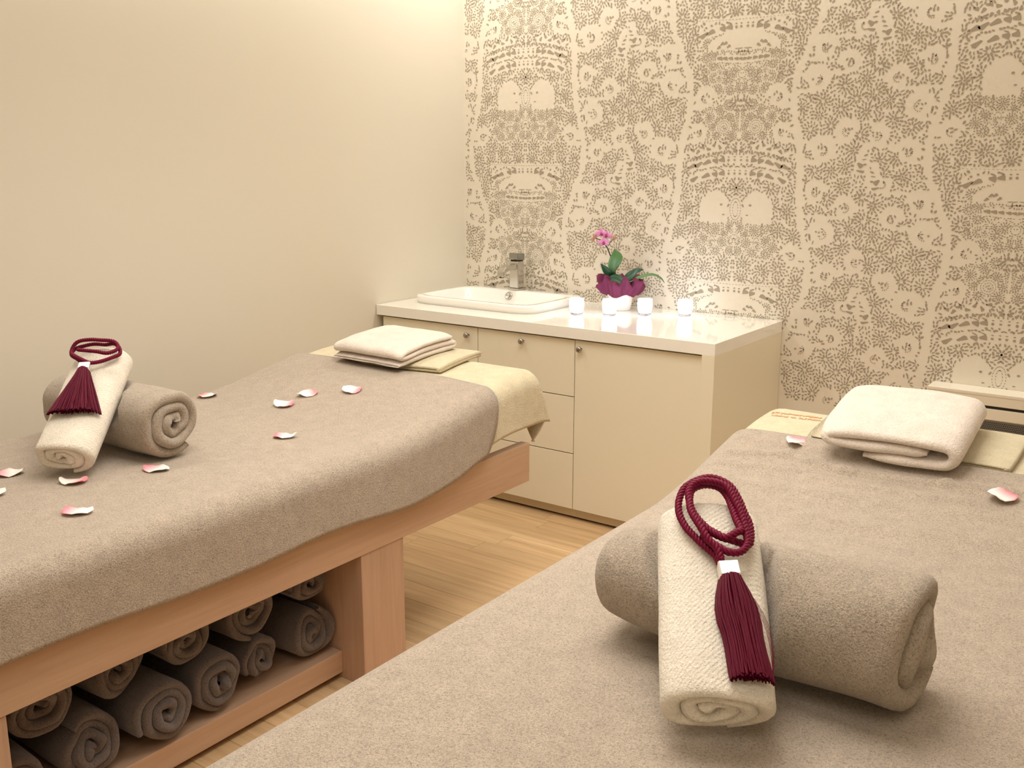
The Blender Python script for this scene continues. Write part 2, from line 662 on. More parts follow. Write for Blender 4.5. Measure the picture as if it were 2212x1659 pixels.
# fine beads along the curls' inner rim
for (cu, cv, rr, sg) in curls:
    for k in range(7):
        a = 2.2 + k * 0.45
        u, v = cu + sg * rr * 0.30 * math.cos(a), cv + rr * 0.30 * math.sin(a)
        if u < HU:
            dash(u, v, a, 0.0026, 0.0018)

XC0 = 0.312
vs, fs = [], []
for col in range(-1, 5):
    xc = XC0 + 0.9165 * col
    vofs = 1.205 if col % 2 == 0 else 0.79
    for rep in range(-2, 3):
        z0 = vofs + HV * rep
        for p in polys:
            cz = p[0][1] + z0
            if cz < 0.42 or cz > 2.3:
                continue
            for s in (-1, 1):
                q = [(xc + s * a, b + z0) for a, b in p]
                if min(a for a, b in q) < 0.003 or max(a for a, b in q) > RX - .01:
                    continue
                if max(b for a, b in q) > RZ - 0.01:
                    continue
                if s < 0:
                    q.reverse()
                i0 = len(vs)
                vs += [(a, -0.0006, b) for a, b in q]
                fs.append(tuple(range(i0, i0 + len(q))))
lace = mesh_obj('lace_print', vs, fs, M_DOT, wall_back)
lace['kind'] = 'stuff'

# ------------------------------------------------------------------ vanity: three cabinet units, worktop, basin, tap
YF = -0.552          # door faces
XA, XB, XD, XE = 0.02, 0.489, 0.908, 1.3855
ZB, ZT = 0.045, 0.657


def carcass(t, x0, x1):
    box('side_panel', x0, x0 + .016, YF + .018, -0.004, ZB, 0.660, M_LACQ, t, 0.001)
    box('side_panel', x1 - .016, x1, YF + .018, -0.004, ZB, 0.660, M_LACQ, t, 0.001)
    box('back_panel', x0 + .016, x1 - .016, -0.012, -0.004, ZB, 0.60, M_LACQ, t, 0)
    box('bottom_panel', x0 + .016, x1 - .016, YF + .018, -0.012, ZB, ZB + .016, M_LACQ, t, 0)
    box('plinth', x0, x1, YF + .026, YF + .042, 0.009, ZB, simple('plinth_cream', srgb(214, 198, 168), 0.5), t, 0.001)


def knob(parent, x, z):
    vs, fs = lathe([(0.0045, 0), (0.0042, 0.008), (0.0095, 0.012), (0.0108, 0.016), (0.0095, 0.020), (0.005, 0.0215)], 20)
    R = Matrix.Rotation(PI / 2, 4, 'X')
    k = mesh_obj('knob', [R @ Vector(v) for v in vs], fs, M_KNOB, parent, True, (x, YF - 0.0005, z))
    k.location = Vector((x, YF, z)) - parent.location
    return k


def front(t, kind, x0, x1, z0, z1):
    return box(kind, x0 + .0015, x1 - .0015, YF, YF + .018, z0 + .0015, z1 - .0015, M_LACQ, t, 0.0012)


t1 = tag(empty('vanity_cabinet'), 'cream lacquer under-sink cabinet with single knobbed door, against the plain wall', 'cabinet')
carcass(t1, XA, XB)
knob(front(t1, 'door', XA, XB, ZB, ZT), 0.446, 0.626)
t2 = tag(empty('drawer_cabinet'), 'cream middle cabinet of three stacked drawers with one small steel knob', 'cabinet')
carcass(t2, XB, XD)
d_ = front(t2, 'drawer', XB, XD, 0.4555, ZT)
knob(d_, 0.692, 0.630)
front(t2, 'drawer', XB, XD, 0.2505, 0.4555)
front(t2, 'drawer', XB, XD, ZB, 0.2505)
t3 = tag(empty('vanity_cabinet'), 'cream right-hand cabinet with a tall knobbed door beside the end panel', 'cabinet')
carcass(t3, XD, XE)
knob(front(t3, 'door', XD, XE, ZB, ZT), 0.933, 0.628)

W_, D_, H_ = 1.429, 0.5676, 0.702
wt = tag(empty('worktop'), 'glossy off-white vanity worktop with a waterfall end panel holding candles and orchid', 'worktop')
bm = bmesh.new()
hx0, hx1, hy0, hy1 = 0.094, 0.610, -0.420, -0.110
outer = [(0.002, -D_), (W_, -D_), (W_, -0.002), (0.002, -0.002)]
inner = [(hx0, hy0), (hx1, hy0), (hx1, hy1), (hx0, hy1)]
V = {}
for zi, z in enumerate((0.663, H_)):
    for k in range(4):
        V['o', zi, k] = bm.verts.new((outer[k][0], outer[k][1], z))
        V['i', zi, k] = bm.verts.new((inner[k][0], inner[k][1], z))
for k in range(4):
    k2 = (k + 1) % 4
    bm.faces.new((V['o', 1, k], V['o', 1, k2], V['i', 1, k2], V['i', 1, k]))
    bm.faces.new((V['o', 0, k2], V['o', 0, k], V['i', 0, k], V['i', 0, k2]))
    bm.faces.new((V['o', 0, k], V['o', 0, k2], V['o', 1, k2], V['o', 1, k]))
    bm.faces.new((V['i', 0, k2], V['i', 0, k], V['i', 1, k], V['i', 1, k2]))
es = [e for e in bm.edges if all(v in [V['o', 1, k] for k in range(4)] for v in e.verts)]
bmesh.ops.bevel(bm, geom=es, offset=0.0015, segments=2, affect='EDGES', profile=.5)
bm_obj('slab', bm, M_TOP, wt)
box('end_panel', XE + .0005, W_, -D_, -0.002, 0.002, 0.663, M_LACQ, wt, 0.0)


def rrect(hx, hy, cx, cy, z, n=40, p=7.0):
    out = []
    for k in range(n):
        a = 2 * PI * k / n
        c, s = math.cos(a), math.sin(a)
        x = math.copysign(abs(c) ** (2 / p), c) * hx
        y = math.copysign(abs(s) ** (2 / p), s) * hy
        out.append((cx + x, cy + y, z))
    return out


sink = tag(empty('wash_basin'), 'white ceramic rectangular drop-in basin raised on the left of the worktop', 'sink')
cx, cy = 0.352, -0.238
rings = [rrect(0.252, 0.146, cx, cy - .026, 0.664), rrect(0.254, 0.148, cx, cy - .026, 0.7025), rrect(0.288, 0.205, cx, cy, 0.7025), rrect(0.29, 0.207, cx, cy, 0.722),
         rrect(0.289, 0.206, cx, cy, 0.730), rrect(0.285, 0.202, cx, cy, 0.7325), rrect(0.262, 0.156, cx, cy - .026, 0.7325), rrect(0.257, 0.151, cx, cy - .026, 0.729),
         rrect(0.245, 0.139, cx, cy - .026, 0.700, p=6), rrect(0.222, 0.118, cx, cy - .027, 0.674, p=5), rrect(0.10, 0.06, cx, cy - .03, 0.668, p=3), rrect(0.02, 0.02, cx, cy - .03, 0.667, p=2)]
vs, fs = [], []
for r_ in rings:
    vs += r_
n = 40
for i in range(len(rings) - 1):
    for k in range(n):
        k2 = (k + 1) % n
        fs.append((i * n + k, i * n + k2, (i + 1) * n + k2, (i + 1) * n + k))
fs.append(tuple(range((len(rings) - 1) * n, len(rings) * n)))
fs.append(tuple(range(n - 1, -1, -1)))
basin = mesh_obj('bowl', vs, fs, M_CERAM, sink, True)
vs, fs = lathe([(0.021, 0), (0.021, 0.003), (0.013, 0.004), (0.012, 0.001)], 24)
mesh_obj('drain', vs, fs, M_CHROME, sink, True, (cx, cy - .03, 0.6675))
# overflow ring on the rear inner wall of the bowl
vs, fs = lathe([(0.0165, -.001), (0.0165, 0.003), (0.0135, 0.0055), (0.0105, 0.004), (0.0095, 0.0)], 24)
Rm = Matrix.Rotation(PI / 2 - 0.35, 4, 'X')
ov = mesh_obj('overflow_ring', [Rm @ Vector(v) for v in vs], fs, M_CHROME, sink, True, (0.318, cy - .026 + .142, 0.7125))
ov['label'] = 'chrome overflow ring'

fx, fy, fz = 0.318, -0.066, 0.7325
tap = tag(empty('basin_tap', (fx, fy, fz)), 'square chrome mixer tap with a flat spout on the basin rim', 'tap')
box('base_ring', -.026, .026, -.026, .026, 0, .008, M_CHROME, tap, 0.003)
box('body', -.0215, .0215, -.0215, .0215, .008, .118, M_CHROME, tap, 0.003)
vs = []
prof = [(-0.0215, 0.083, 0.109), (-0.07, 0.086, 0.107), (-0.098, 0.078, 0.100), (-0.113, 0.060, 0.084)]
for (py, z0, z1) in prof:
    for sx in (-1, 1):
        vs += [(sx * .017, py, z0), (sx * .017, py, z1)]
fs = []
for i in range(3):
    a, b = i * 4, i * 4 + 4
    fs += [(a, a + 1, b + 1, b), (a + 2, b + 2, b + 3, a + 3), (a + 1, a + 3, b + 3, b + 1), (a, b, b + 2, a + 2)]
fs += [(0, 2, 3, 1), (12, 13, 15, 14)]
bm = bmesh.new()
bv = [bm.verts.new(v) for v in vs]
for f_ in fs:
    bm.faces.new([bv[i] for i in f_])
bmesh.ops.recalc_face_normals(bm, faces=bm.faces)
bmesh.ops.bevel(bm, geom=list(bm.edges), offset=0.0025, segments=2, affect='EDGES', profile=.5)
bm_obj('spout', bm, M_CHROME, tap)
vs, fs = lathe([(0.010, 0), (0.010, 0.006)], 16)
mesh_obj('aerator', vs, fs, M_DARK, tap, False, (0, -0.104, 0.058))
bm = box_bm(-.022, .022, -.024, .026, .122, .150, 0.003)
for v in bm.verts:
    v.co.z += (v.co.y) * -0.10
bm_obj('lever', bm, simple('dark_chrome', (0.36, 0.37, 0.35, 1), 0.22, 1.0), tap)
box('neck', -.018, .018, -.018, .018, .118, .125, M_DARK, tap, 0.0)

# ------------------------------------------------------------------ votives
for k, (x, y, lab) in enumerate([
        (0.771, -0.325, 'glowing white frosted votive nearest the basin'),
        (0.879, -0.272, 'glowing white frosted votive standing in front of the orchid pot'),
        (0.977, -0.186, 'glowing white frosted votive just right of the orchid pot'),
        (1.105, -0.118, 'glowing white frosted votive standing alone, farthest right on the worktop')]):
    t = tag(empty('votive_candle', (x, y, H_)), lab, 'candle', 'votives lit along the worktop')
    vs, fs = lathe([(0.019, 0.0005), (0.0215, 0.002), (0.0225, 0.006), (0.022, 0.010)], 28)
    mesh_obj('glass_foot', vs, fs, M_CAP, t, True)
    vs, fs = lathe([(0.0215, 0.0102), (0.0245, 0.018), (0.0268, 0.030), (0.0272, 0.042), (0.0268, 0.056), (0.0258, 0.0605), (0.0242, 0.0605),
                    (0.0245, 0.054), (0.0245, 0.035), (0.020, 0.020)], 28)
    mesh_obj('frosted_cup', vs, fs, M_GLOW, t, True)
    vs, fs = lathe([(0.017, 0.0205), (0.0172, 0.036), (0.016, 0.038), (0.003, 0.0385)], 20)
    mesh_obj('candle_stub', vs, fs, M_GLOW, t, True)

# ------------------------------------------------------------------ orchid
orch = tag(empty('potted_orchid', (0.835, -0.118, H_)), 'pink orchid in a white pot with magenta crepe wrap on the worktop', 'plant')
RT = Vector((0.813, 0.583, 0.0))     # to the right as seen from the beds
FW = Vector((0.583, -0.813, 0.0))    # towards the beds
vs, fs = lathe([(0.036, 0.0), (0.040, 0.003), (0.0455, 0.03), (0.0505, 0.062), (0.052, 0.085), (0.049, 0.087), (0.047, 0.080), (0.044, 0.075)], 36)
mesh_obj('pot', vs, fs, M_POT, orch, True)
vs, fs = [], []
nn, rows_ = 180, 14
for j in range(rows_):
    t = j / (rows_ - 1)
    for k in range(nn):
        a = 2 * PI * k / nn
        ruf = (math.sin(5 * a + 0.6) * 0.5 + math.sin(9 * a + 2.0) * 0.35 + math.sin(14 * a) * 0.25 + math.sin(23 * a + 1.0) * 0.22)
        if t < 0.5:
            q = t / 0.5
            r = 0.053 + 0.036 * q ** 0.8
            z = 0.062 + 0.052 * q ** 1.2 - 0.012 * (1 - q) * (0.5 + 0.5 * math.sin(4 * a + 1))
        else:
            q = (t - 0.5) / 0.5
            r = 0.089 - 0.060 * q
            z = 0.114 + 0.016 * math.sin(q * 2.2) - 0.030 * q
        amp = math.sin(t * PI) ** 0.7
        r += amp * (0.0125 * ruf + 0.006 * nz(a * 9, t * 5, 8))
        z += amp * 0.012 * math.sin(7 * a + 1.3) + amp * 0.010 * math.sin(11 * a + 4) + amp * 0.005 * math.sin(19 * a) + 0.004 * amp * nz(a * 6, t * 9, 3)
        vs.append((r * math.cos(a), r * math.sin(a), z))
for j in range(rows_ - 1):
    for k in range(nn):
        k2 = (k + 1) % nn
        fs.append((j * nn + k, j * nn + k2, (j + 1) * nn + k2, (j + 1) * nn + k))
wr = mesh_obj('crepe_wrap', vs, fs, M_WRAP, orch, True)
md = wr.modifiers.new('thickness', 'SOLIDIFY')
md.thickness = 0.0015


def leaf(name, pts, wid, mat, parent, curl=0.25, nrm=None):
    """A strap leaf: pts = centre line (right, up, towards) in metres, wid = half widths."""
    vs, fs = [], []
    m = 14
    P = []
    for i in range(m):
        t = i / (m - 1) * (len(pts) - 1)
        k = min(int(t), len(pts) - 2)
        f_ = t - k
        p0, p1, p2, p3 = (Vector(pts[max(k - 1, 0)]), Vector(pts[k]), Vector(pts[k + 1]), Vector(pts[min(k + 2, len(pts) - 1)]))
        q = 0.5 * ((2 * p1) + (p2 - p0) * f_ + (2 * p0 - 5 * p1 + 4 * p2 - p3) * f_ * f_ + (3 * p1 - p0 - 3 * p2 + p3) * f_ ** 3)
        P.append(RT * q.x + Vector((0, 0, q.y)) + FW * q.z)
    for i in range(m):
        t = (P[min(i + 1, m - 1)] - P[max(i - 1, 0)]).normalized()
        side = t.cross(nrm or FW).normalized()
        up = side.cross(t).normalized()
        s_ = i / (m - 1)
        kk = s_ * (len(wid) - 1)
        k0 = min(int(kk), len(wid) - 2)
        wv = wid[k0] + (wid[k0 + 1] - wid[k0]) * ss(kk - k0)
        for j in range(-3, 4):
            q = j / 3
            vs.append(P[i] + side * (wv * q) + up * (curl * wv * (q * q)))
    for i in range(m - 1):
        for j in range(6):
            a = i * 7 + j
            fs.append((a, a + 1, a + 8, a + 7))
    o = mesh_obj(name, vs, fs, mat, parent, True)
    s = o.modifiers.new('thickness', 'SOLIDIFY')
    s.thickness = 0.0012
    return o


s_ = 0.00176
UPL = Vector((0, 0, 1))
leaf('leaf', [(-0.02, 0.105, 0), (-0.045, 0.135, 0.015), (-0.078, 0.176, 0.02)], (0.012, 0.019, 0.013, 0.001), M_LEAF, orch)
leaf('leaf', [(-0.03, 0.135, 0.01), (-0.032, 0.17, 0.02), (-0.022, 0.20, 0.03), (-0.030, 0.232, 0.03)], (0.004, 0.020, 0.024, 0.001), M_LEAF2, orch)
leaf('leaf', [(-0.045, 0.125, 0.03), (-0.015, 0.118, 0.045), (0.012, 0.098, 0.06)], (0.008, 0.020, 0.020, 0.006), M_LEAF, orch, nrm=(FW + UPL * .8).normalized())
leaf('leaf', [(0.004, 0.098, 0.03), (0.03, 0.13, 0.03), (0.058, 0.150, 0.02), (0.082, 0.154, 0.01)], (0.012, 0.017, 0.012, 0.002), M_LEAF, orch, nrm=(FW * .7 + UPL).normalized())
leaf('leaf', [(0.0, 0.100, 0.04), (0.05, 0.122, 0.045), (0.105, 0.138, 0.05), (0.14, 0.128, 0.05), (0.158, 0.108, 0.05)], (0.012, 0.012, 0.010, 0.006, 0.001), M_LEAF2, orch, nrm=(FW * .35 + UPL).normalized())
pp = [RT * a + UPL * b for a, b in ((-0.010, 0.085), (-0.022, 0.14), (-0.035, 0.19), (-0.054, 0.235), (-0.075, 0.262), (-0.10, 0.268))]
vs, fs = tube(pp, [0.0028, 0.0026, 0.0024, 0.0022, 0.002, 0.0012], 8)
mesh_obj('stem', vs, fs, M_STEM, orch, True)


def blossom(c, rot, size):
    cpos = RT * c[0] + UPL * c[1] + FW * c[2]
    fl = empty('blossom')
    fl.location = cpos
    fl.parent = orch
    basis = Matrix((RT, UPL, FW)).transposed().to_4x4() @ Matrix.Rotation(rot[1], 4, 'Y') @ Matrix.Rotation(rot[0], 4, 'X')
    for k, (ang, ln, wd) in enumerate(((90, .8, .32), (90 + 128, .8, .30), (90 - 128, .8, .30), (5, .92, .55), (175, .92, .55))):
        vs, fs = [], []
        for i in range(7):
            t = i / 6
            wv = wd * math.sin(min(1, t * 1.05) ** 0.7 * PI * 0.93 + 0.15) * .62
            for j in range(-2, 3):
                vs.append((t * ln, wv * j / 2, 0.14 * t * t - 0.12 * abs(j / 2) * t + 0.05 * math.sin(t * 6 + j)))
        for i in range(6):
            for j in range(4):
                a = i * 5 + j
                fs.append((a, a + 1, a + 6, a + 5))
        R = basis @ Matrix.Rotation(math.radians(ang), 4, 'Z') @ Matrix.Scale(size, 4)
        o = mesh_obj('petal', [R @ Vector(v) for v in vs], fs, M_ORCH, fl, True)
        o.modifiers.new('thickness', 'SOLIDIFY').thickness = 0.0006
    vs, fs = lathe([(0.05, -.05), (0.16, 0.05), (0.2, 0.18), (0.12, 0.32), (0.04, 0.36)], 12)
    R = basis @ Matrix.Scale(size, 4) @ Matrix.Translation((0, -.16, .04))
    mesh_obj('lip', [R @ Vector(v) for v in vs], fs, M_LIP, fl, True)


blossom((-0.079, 0.288, 0.014), (-0.1, 0.3), 0.028)
blossom((-0.057, 0.280, 0.004), (0.0, -0.5), 0.027)
blossom((-0.070, 0.256, 0.024), (0.25, 0.15), 0.027)
for (a, b) in ((-0.108, 0.264), (-0.100, 0.276), (-0.028, 0.270)):
    vs, fs = lathe([(0.002, -0.010), (0.006, -0.004), (0.0065, 0.003), (0.003, 0.010)], 12)
    mesh_obj('bud', vs, fs, M_BUD, orch, True, RT * a + UPL * b)
vs, fs = tube([RT * -0.05 + UPL * 0.24, RT * -0.04 + UPL * 0.258, RT * -0.028 + UPL * 0.264], 0.0012, 6)
mesh_obj('stem', vs, fs, M_STEM, orch, True)

# ------------------------------------------------------------------ convector heater on the lace wall
hx, hw, hz = 1.957, 0.95, 0.553
ht = tag(empty('wall_heater', (hx, -0.012, 0.18)), 'white enamel convector heater mounted low on the lace wall', 'heater')
box('casing', 0, hw, -0.062, 0.011, 0, hz - .18 - .012, M_HEAT, ht, 0.004)
box('top_cap', -0.004, hw + .004, -0.072, 0.011, hz - .18 - .013, hz - .18, M_HEAT, ht, 0.003)
box('front_band', 0.0, hw, -0.070, -0.0625, 0.331, 0.361, M_HEAT, ht, 0.002)
box('outlet_slot', 0.03, hw - .03, -0.0632, -0.060, 0.322, 0.330, M_DARK, ht, 0.0)
box('front_panel', 0.006, hw - .006, -0.0675, -0.0625, 0.286, 0.321, M_HEAT, ht, 0.002)
gr = box('grille', 0.02, hw - .02, -0.0640, -0.0610, 0.244, 0.283, M_GRILLE, ht, 0.0)
vs, fs = [], []
for i in range(150):
    for j in range(6):
        x0, z0 = 0.024 + i * 0.006 + (j % 2) * .003, 0.247 + j * 0.006
        i0 = len(vs)
        for k in range(6):
            a = PI / 3 * k
            vs.append((x0 + .0022 * math.cos(a), -0.06425, z0 + .0022 * math.sin(a)))
        fs.append(tuple(range(i0, i0 + 6)))
gh = mesh_obj('grille_hole', vs, fs, M_DARK, ht)
gh['kind'] = 'stuff'
box('lower_panel', 0.006, hw - .006, -0.0675, -0.0625, 0.02, 0.241, M_HEAT, ht, 0.002)

# ------------------------------------------------------------------ massage tables
XL, XR = 0.304, 1.111
YH, YN = -1.100, -3.36


def ztop(y):
    return 0.588 + 0.082 * ss((y + 1.72) / 0.62)


def slab_grid(x0, x1, y0, y1, thick, off, ny=24):
    """A cushion slab following the raised head end; rounded long edges."""
    bm = bmesh.new()
    prof = []
    r = min(0.036, thick * .45)
    for (cx_, cz_, a0) in ((x1 - r, -r, 90), (x1 - r, -thick + r, 0), (x0 + r, -thick + r, -90), (x0 + r, -r, 180)):
        for k in range(5):
            a = math.radians(a0 - 22.5 * k)
            prof.append((cx_ + r * math.cos(a), cz_ + r * math.sin(a)))
    n = len(prof)
    rows = []
    for j in range(ny + 1):
        y = y0 + (y1 - y0) * j / ny
        rows.append([bm.verts.new((px, y, ztop(y) + off + pz)) for px, pz in prof])
    for j in range(ny):
        for k in range(n):
            k2 = (k + 1) % n
            bm.faces.new((rows[j][k], rows[j][k2], rows[j + 1][k2], rows[j + 1][k]))
    bm.faces.new(rows[0])
    bm.faces.new(rows[-1][::-1])
    return bm


def massage_table(dx, label):
    t = tag(empty('massage_table', (dx, 0, 0)), label, 'table', 'twin massage tables')
    box('side_rail', XR - .031, XR, -3.38, -1.116, 0.343, 0.4585, M_OAK, t, 0.0015)
    box('side_rail', XL + .01, XL + .041, -3.38, -1.116, 0.343, 0.4585, M_OAK, t, 0.0015)
    box('cross_rail', XL + .042, XR - .032, -1.80, -1.77, 0.345, 0.4560, M_OAK, t, 0.0015)
    box('cross_rail', XL + .042, XR - .032, -3.35, -3.32, 0.345, 0.4560, M_OAK, t, 0.0015)
    for (ya, yb) in ((-1.8135, -1.664), (-2.82, -2.670)):
        box('trestle_leg', XL + .014, XR - .003, ya, yb, 0.0, 0.3425, M_OAKZ, t, 0.0015)
    box('shelf', XL + .05, XR - .078, -2.6695, -1.814, 0.017, 0.074, M_OAK, t, 0.0015)
    box('back_panel', XL + .03, XL + .048, -2.6695, -1.814, 0.075, 0.3420, M_OAK, t, 0.001)  # unseen board, added to block light and darken the shelf bay
    box('support_board', XL + .05, XR - .036, -3.31, -1.81, 0.44, 0.4595, M_OAK, t, 0.001)
    bm_obj('mattress', slab_grid(XL + .012, XR - .006, -3.34, -1.76, 0.112, -0.0145), M_VINYL, t, True)
    bm_obj('headrest_cushion', slab_grid(XL + .012, XR - .006, -1.755, YH - .004, 0.060, -0.0145), M_VINYL, t, True)
    return t


massage_table(0.0, 'oak-framed massage table by the plain wall with rolled towels on its shelf')
DX = 1.496
massage_table(DX, 'nearer massage table in the foreground, frame hidden under taupe cover')


def drape(name, x0, x1, y0, y1, off, dropL, dropR, thick, mat, dx, rc=0.045, ny=90, edge_y=None, end_drop=0.0, near_drop=0.0, ridges=(), wob=0.003, seed=0.0, corner=0.0):
    """A towel laid over the table: flat top, rounded shoulders, hanging sides (and ends)."""
    top_w = (x1 - x0) - 2 * rc
    arc = rc * PI / 2
    nL, nA, nT = 12, 8, 84
    prof = []     # (x, z_drop, side, s)
    dl = lambda f: f

    vs, fs = [], []
    cols = []
    for k in range(nL):
        cols.append(('L', 1 - k / nL))
    for k in range(nA):
        cols.append(('AL', 1 - k / nA))
    for k in range(nT + 1):
        cols.append(('T', k / nT))
    for k in range(1, nA + 1):
        cols.append(('AR', k / nA))
    for k in range(1, nL + 1):
        cols.append(('R', k / nL))
    ys = []
    m_end = 10 if end_drop else 0
    m_near = 10 if near_drop else 0
    rows = []
    for k in range(m_near):
        rows.append(('N', 1 - k / m_near))
    for k in range(ny + 1):
        rows.append(('B', k / ny))
    for k in range(1, m_end + 1):
        rows.append(('E', k / m_end))
    for (rk, rv) in rows:
        for (ck, cv) in cols:
            yy0 = y0
            xf = {'L': 0, 'AL': 0, 'T': cv, 'AR': 1, 'R': 1}[ck]
            ye = y1 + (edge_y(xf) if edge_y else 0.0)
            if rk == 'B':
                y, zd_y = yy0 + (ye - yy0) * rv, 0.0
                if near_drop or end_drop:
                    # small rounding at the ends
                    pass
                ynorm = 0.0
            elif rk == 'E':
                a = min(1.0, rv * 2.5)
                y = ye + 0.022 * math.sin(a * PI / 2)
                zd_y = 0.022 * (1 - math.cos(a * PI / 2)) + max(0.0, (rv - 0.4) / 0.6) * (end_drop - 0.022)
            else:
                a = min(1.0, rv * 2.5)
                y = yy0 - 0.022 * math.sin(a * PI / 2)
                zd_y = 0.022 * (1 - math.cos(a * PI / 2)) + max(0.0, (rv - 0.4) / 0.6) * (near_drop - 0.022)
            z = ztop(min(y, ye)) + off
            if ck == 'T':
                x, zd = x0 + rc + top_w * cv, 0.0
            elif ck == 'AL':
                a = cv * PI / 2
                x, zd = x0 + rc - rc * math.sin(a), rc * (1 - math.cos(a))
            elif ck == 'AR':
                a = cv * PI / 2
                x, zd = x1 - rc + rc * math.sin(a), rc * (1 - math.cos(a))
            elif ck == 'L':
                d = dropL(y) if callable(dropL) else dropL
                x, zd = x0 - 0.004 * cv, rc + (d - rc) * cv
            else:
                d = dropR(y) if callable(dropR) else dropR
                x, zd = x1 + 0.006 * cv + 0.004 * cv * nz(y * 5, seed, 1.5), rc + (d - rc) * cv
                if corner and rk == 'B':
                    # the corner of the hem rounds upwards / pulls in
                    q = ss((rv - 0.90) / 0.10)
                    y -= corner * q * cv ** 2
            if ck in ('R', 'L') and rk == 'E':
                # hanging corner: flares away diagonally
                fl = 0.018 * cv * rv
                x += fl if ck == 'R' else -fl
                y += fl
            z -= max(zd, zd_y) if ck in ('L', 'R') and rk == 'E' else zd + zd_y
            if ck == 'T':
                q = wob * nz(x * 3.1 + seed, y * 3.1, seed) + wob * .5 * nz(x * 9 + seed, y * 7, seed + 3)
                for (rx0, ry0, rx1, ry1, wd, am) in ridges:
                    ddx, ddy = rx1 - rx0, ry1 - ry0
                    L2 = ddx * ddx + ddy * ddy
                    tt = max(0, min(1, ((x - rx0) * ddx + (y - ry0) * ddy) / L2))
                    dd = math.hypot(x - rx0 - ddx * tt, y - ry0 - ddy * tt)
                    q += am * math.exp(-(dd / wd) ** 2)
                z += q
            vs.append((x, y, z))
    nc = len(cols)
    for j in range(len(rows) - 1):
        for k in range(nc - 1):
            a = j * nc + k
            fs.append((a, a + 1, a + nc + 1, a + nc))
    o = mesh_obj(name, vs, fs, mat, None, True, (dx, 0, 0))
    s = o.modifiers.new('thickness', 'SOLIDIFY')
    s.thickness = thick
    s.offset = 1.0
    s.use_even_offset = False
    return o


def hemR(y):
    base = 0.146 + 0.006 * math.sin(y * 5.0) + 0.004 * math.sin(y * 11 + 1)
    return base + 0.03 * ss((y + 2.0) / 0.6)


cov = drape('bath_sheet', XL - .006, XR + .012, -3.36, -1.272, 0.0, 0.14, hemR, 0.006, M_TAUPE, 0.0, near_drop=0.12, corner=0.055,
            edge_y=lambda f: 0.006 * math.sin(f * 9) - 0.022 * f ** 3, seed=1.7,
            ridges=((0.55, -1.75, 1.0, -1.9, .05, .003),))
tag(cov, 'taupe terry cover spread over the table with the oak rail', 'towel')
und = drape('bath_towel', XL - .001, XR + .002, -1.37, -1.086, -0.0085, 0.12, lambda y: 0.138 + 0.012 * ss((y + 1.3) / .2), 0.0035, M_CREAM, 0.0, rc=0.05,
            ny=30, end_drop=0.085, seed=4.1, wob=0.001)
tag(und, 'cream terry towel at the head of the far table, corner hanging', 'towel')

# its loose corner, turned under and hanging behind the hem
vs, fs = [], []
for j in range(9):
    t = j / 8
    for i in range(7):
        q = i / 6
        xl_, xr_ = 1.045 + 0.012 * t + 0.030 * t ** 3, 1.128 - 0.004 * t - 0.030 * t ** 2
        x = xl_ + (xr_ - xl_) * q
        vs.append((x, -1.052 + 0.012 * math.sin(q * 3 + t * 2) - 0.012 * t, 0.532 - 0.088 * t - 0.010 * (1 - q) * (1 - t) + 0.006 * q * t))
for j in range(8):
    for i in range(6):
        a = j * 7 + i
        fs.append((a, a + 1, a + 8, a + 7))
hc = mesh_obj('hanging_corner', vs, fs, M_CREAM, und, True)
hc.modifiers.new('thickness', 'SOLIDIFY').thickness = 0.004

cov2 = drape('bath_sheet', XL - .006, XR + .012, -3.36, -1.288, 0.0, 0.16, 0.16, 0.006, M_TAUPE, DX, near_drop=0.12, rc=0.055, seed=9.3, ny=330, wob=0.0035,
             edge_y=lambda f: 0.004 * math.sin(f * 8),
             ridges=((0.30, -1.425, 0.48, -1.385, .009, .008), (0.48, -1.385, 0.62, -1.415, .009, .009), (0.60, -1.41, 0.80, -1.39, .009, .008), (0.8, -1.39, 1.0, -1.355, .011, .008),
                     (0.33, -1.33, 0.9, -1.34, .016, .005), (0.30, -1.47, 0.52, -1.445, .010, .006), (0.55, -1.46, 0.85, -1.44, .012, .005), (0.36, -1.54, 0.70, -1.50, .02, .004), (0.6, -1.62, 1.05, -1.55, .03, .005), (0.35, -1.9, 0.8, -1.75, .05, .004)))
tag(cov2, 'taupe terry cover filling the foreground, wrinkled near the head end', 'towel')
und2 = drape('bath_towel', XL - .001, XR + .002, -1.37, -1.090, -0.0085, 0.14, 0.14, 0.0035, M_CREAM, DX, rc=0.05, ny=30, end_drop=0.085, seed=6.6, wob=0.001)
tag(und2, 'cream terry towel with orange stitched lettering, at head of the near table', 'towel')
# orange embroidery: two short lines of stitched marks, too small to read
vs, fs = [], []
rr_ = random.Random(3)
for ln_, (xa, ya, xb, yb) in enumerate(((1.842, -1.138, 1.952, -1.124), (1.850, -1.160, 1.957, -1.147))):
    nmk = 22 if ln_ == 0 else 18
    for k in range(nmk):
        f_ = k / (nmk - 1)
        x = xa + (xb - xa) * f_
        y = ya + (yb - ya) * f_
        if rr_.random() < 0.12:
            continue
        for q in range(2):
            a = rr_.uniform(0, PI)
            l_, w_ = 0.0048, 0.0013
            ox, oy = rr_.uniform(-.002, .002), rr_.uniform(-.003, .003)
            i0 = len(vs)
            for (px, py) in ((-l_, -w_), (l_, -w_), (l_, w_), (-l_, w_)):
                X_, Y_ = x + ox + px * math.cos(a) - py * math.sin(a), y + oy + px * math.sin(a) + py * math.cos(a)
                vs.append((X_ - DX, Y_, ztop(Y_) - 0.0034))
            fs.append((i0, i0 + 1, i0 + 2, i0 + 3))
em = mesh_obj('embroidery', vs, fs, M_EMBR, und2)
em['kind'] = 'stuff'
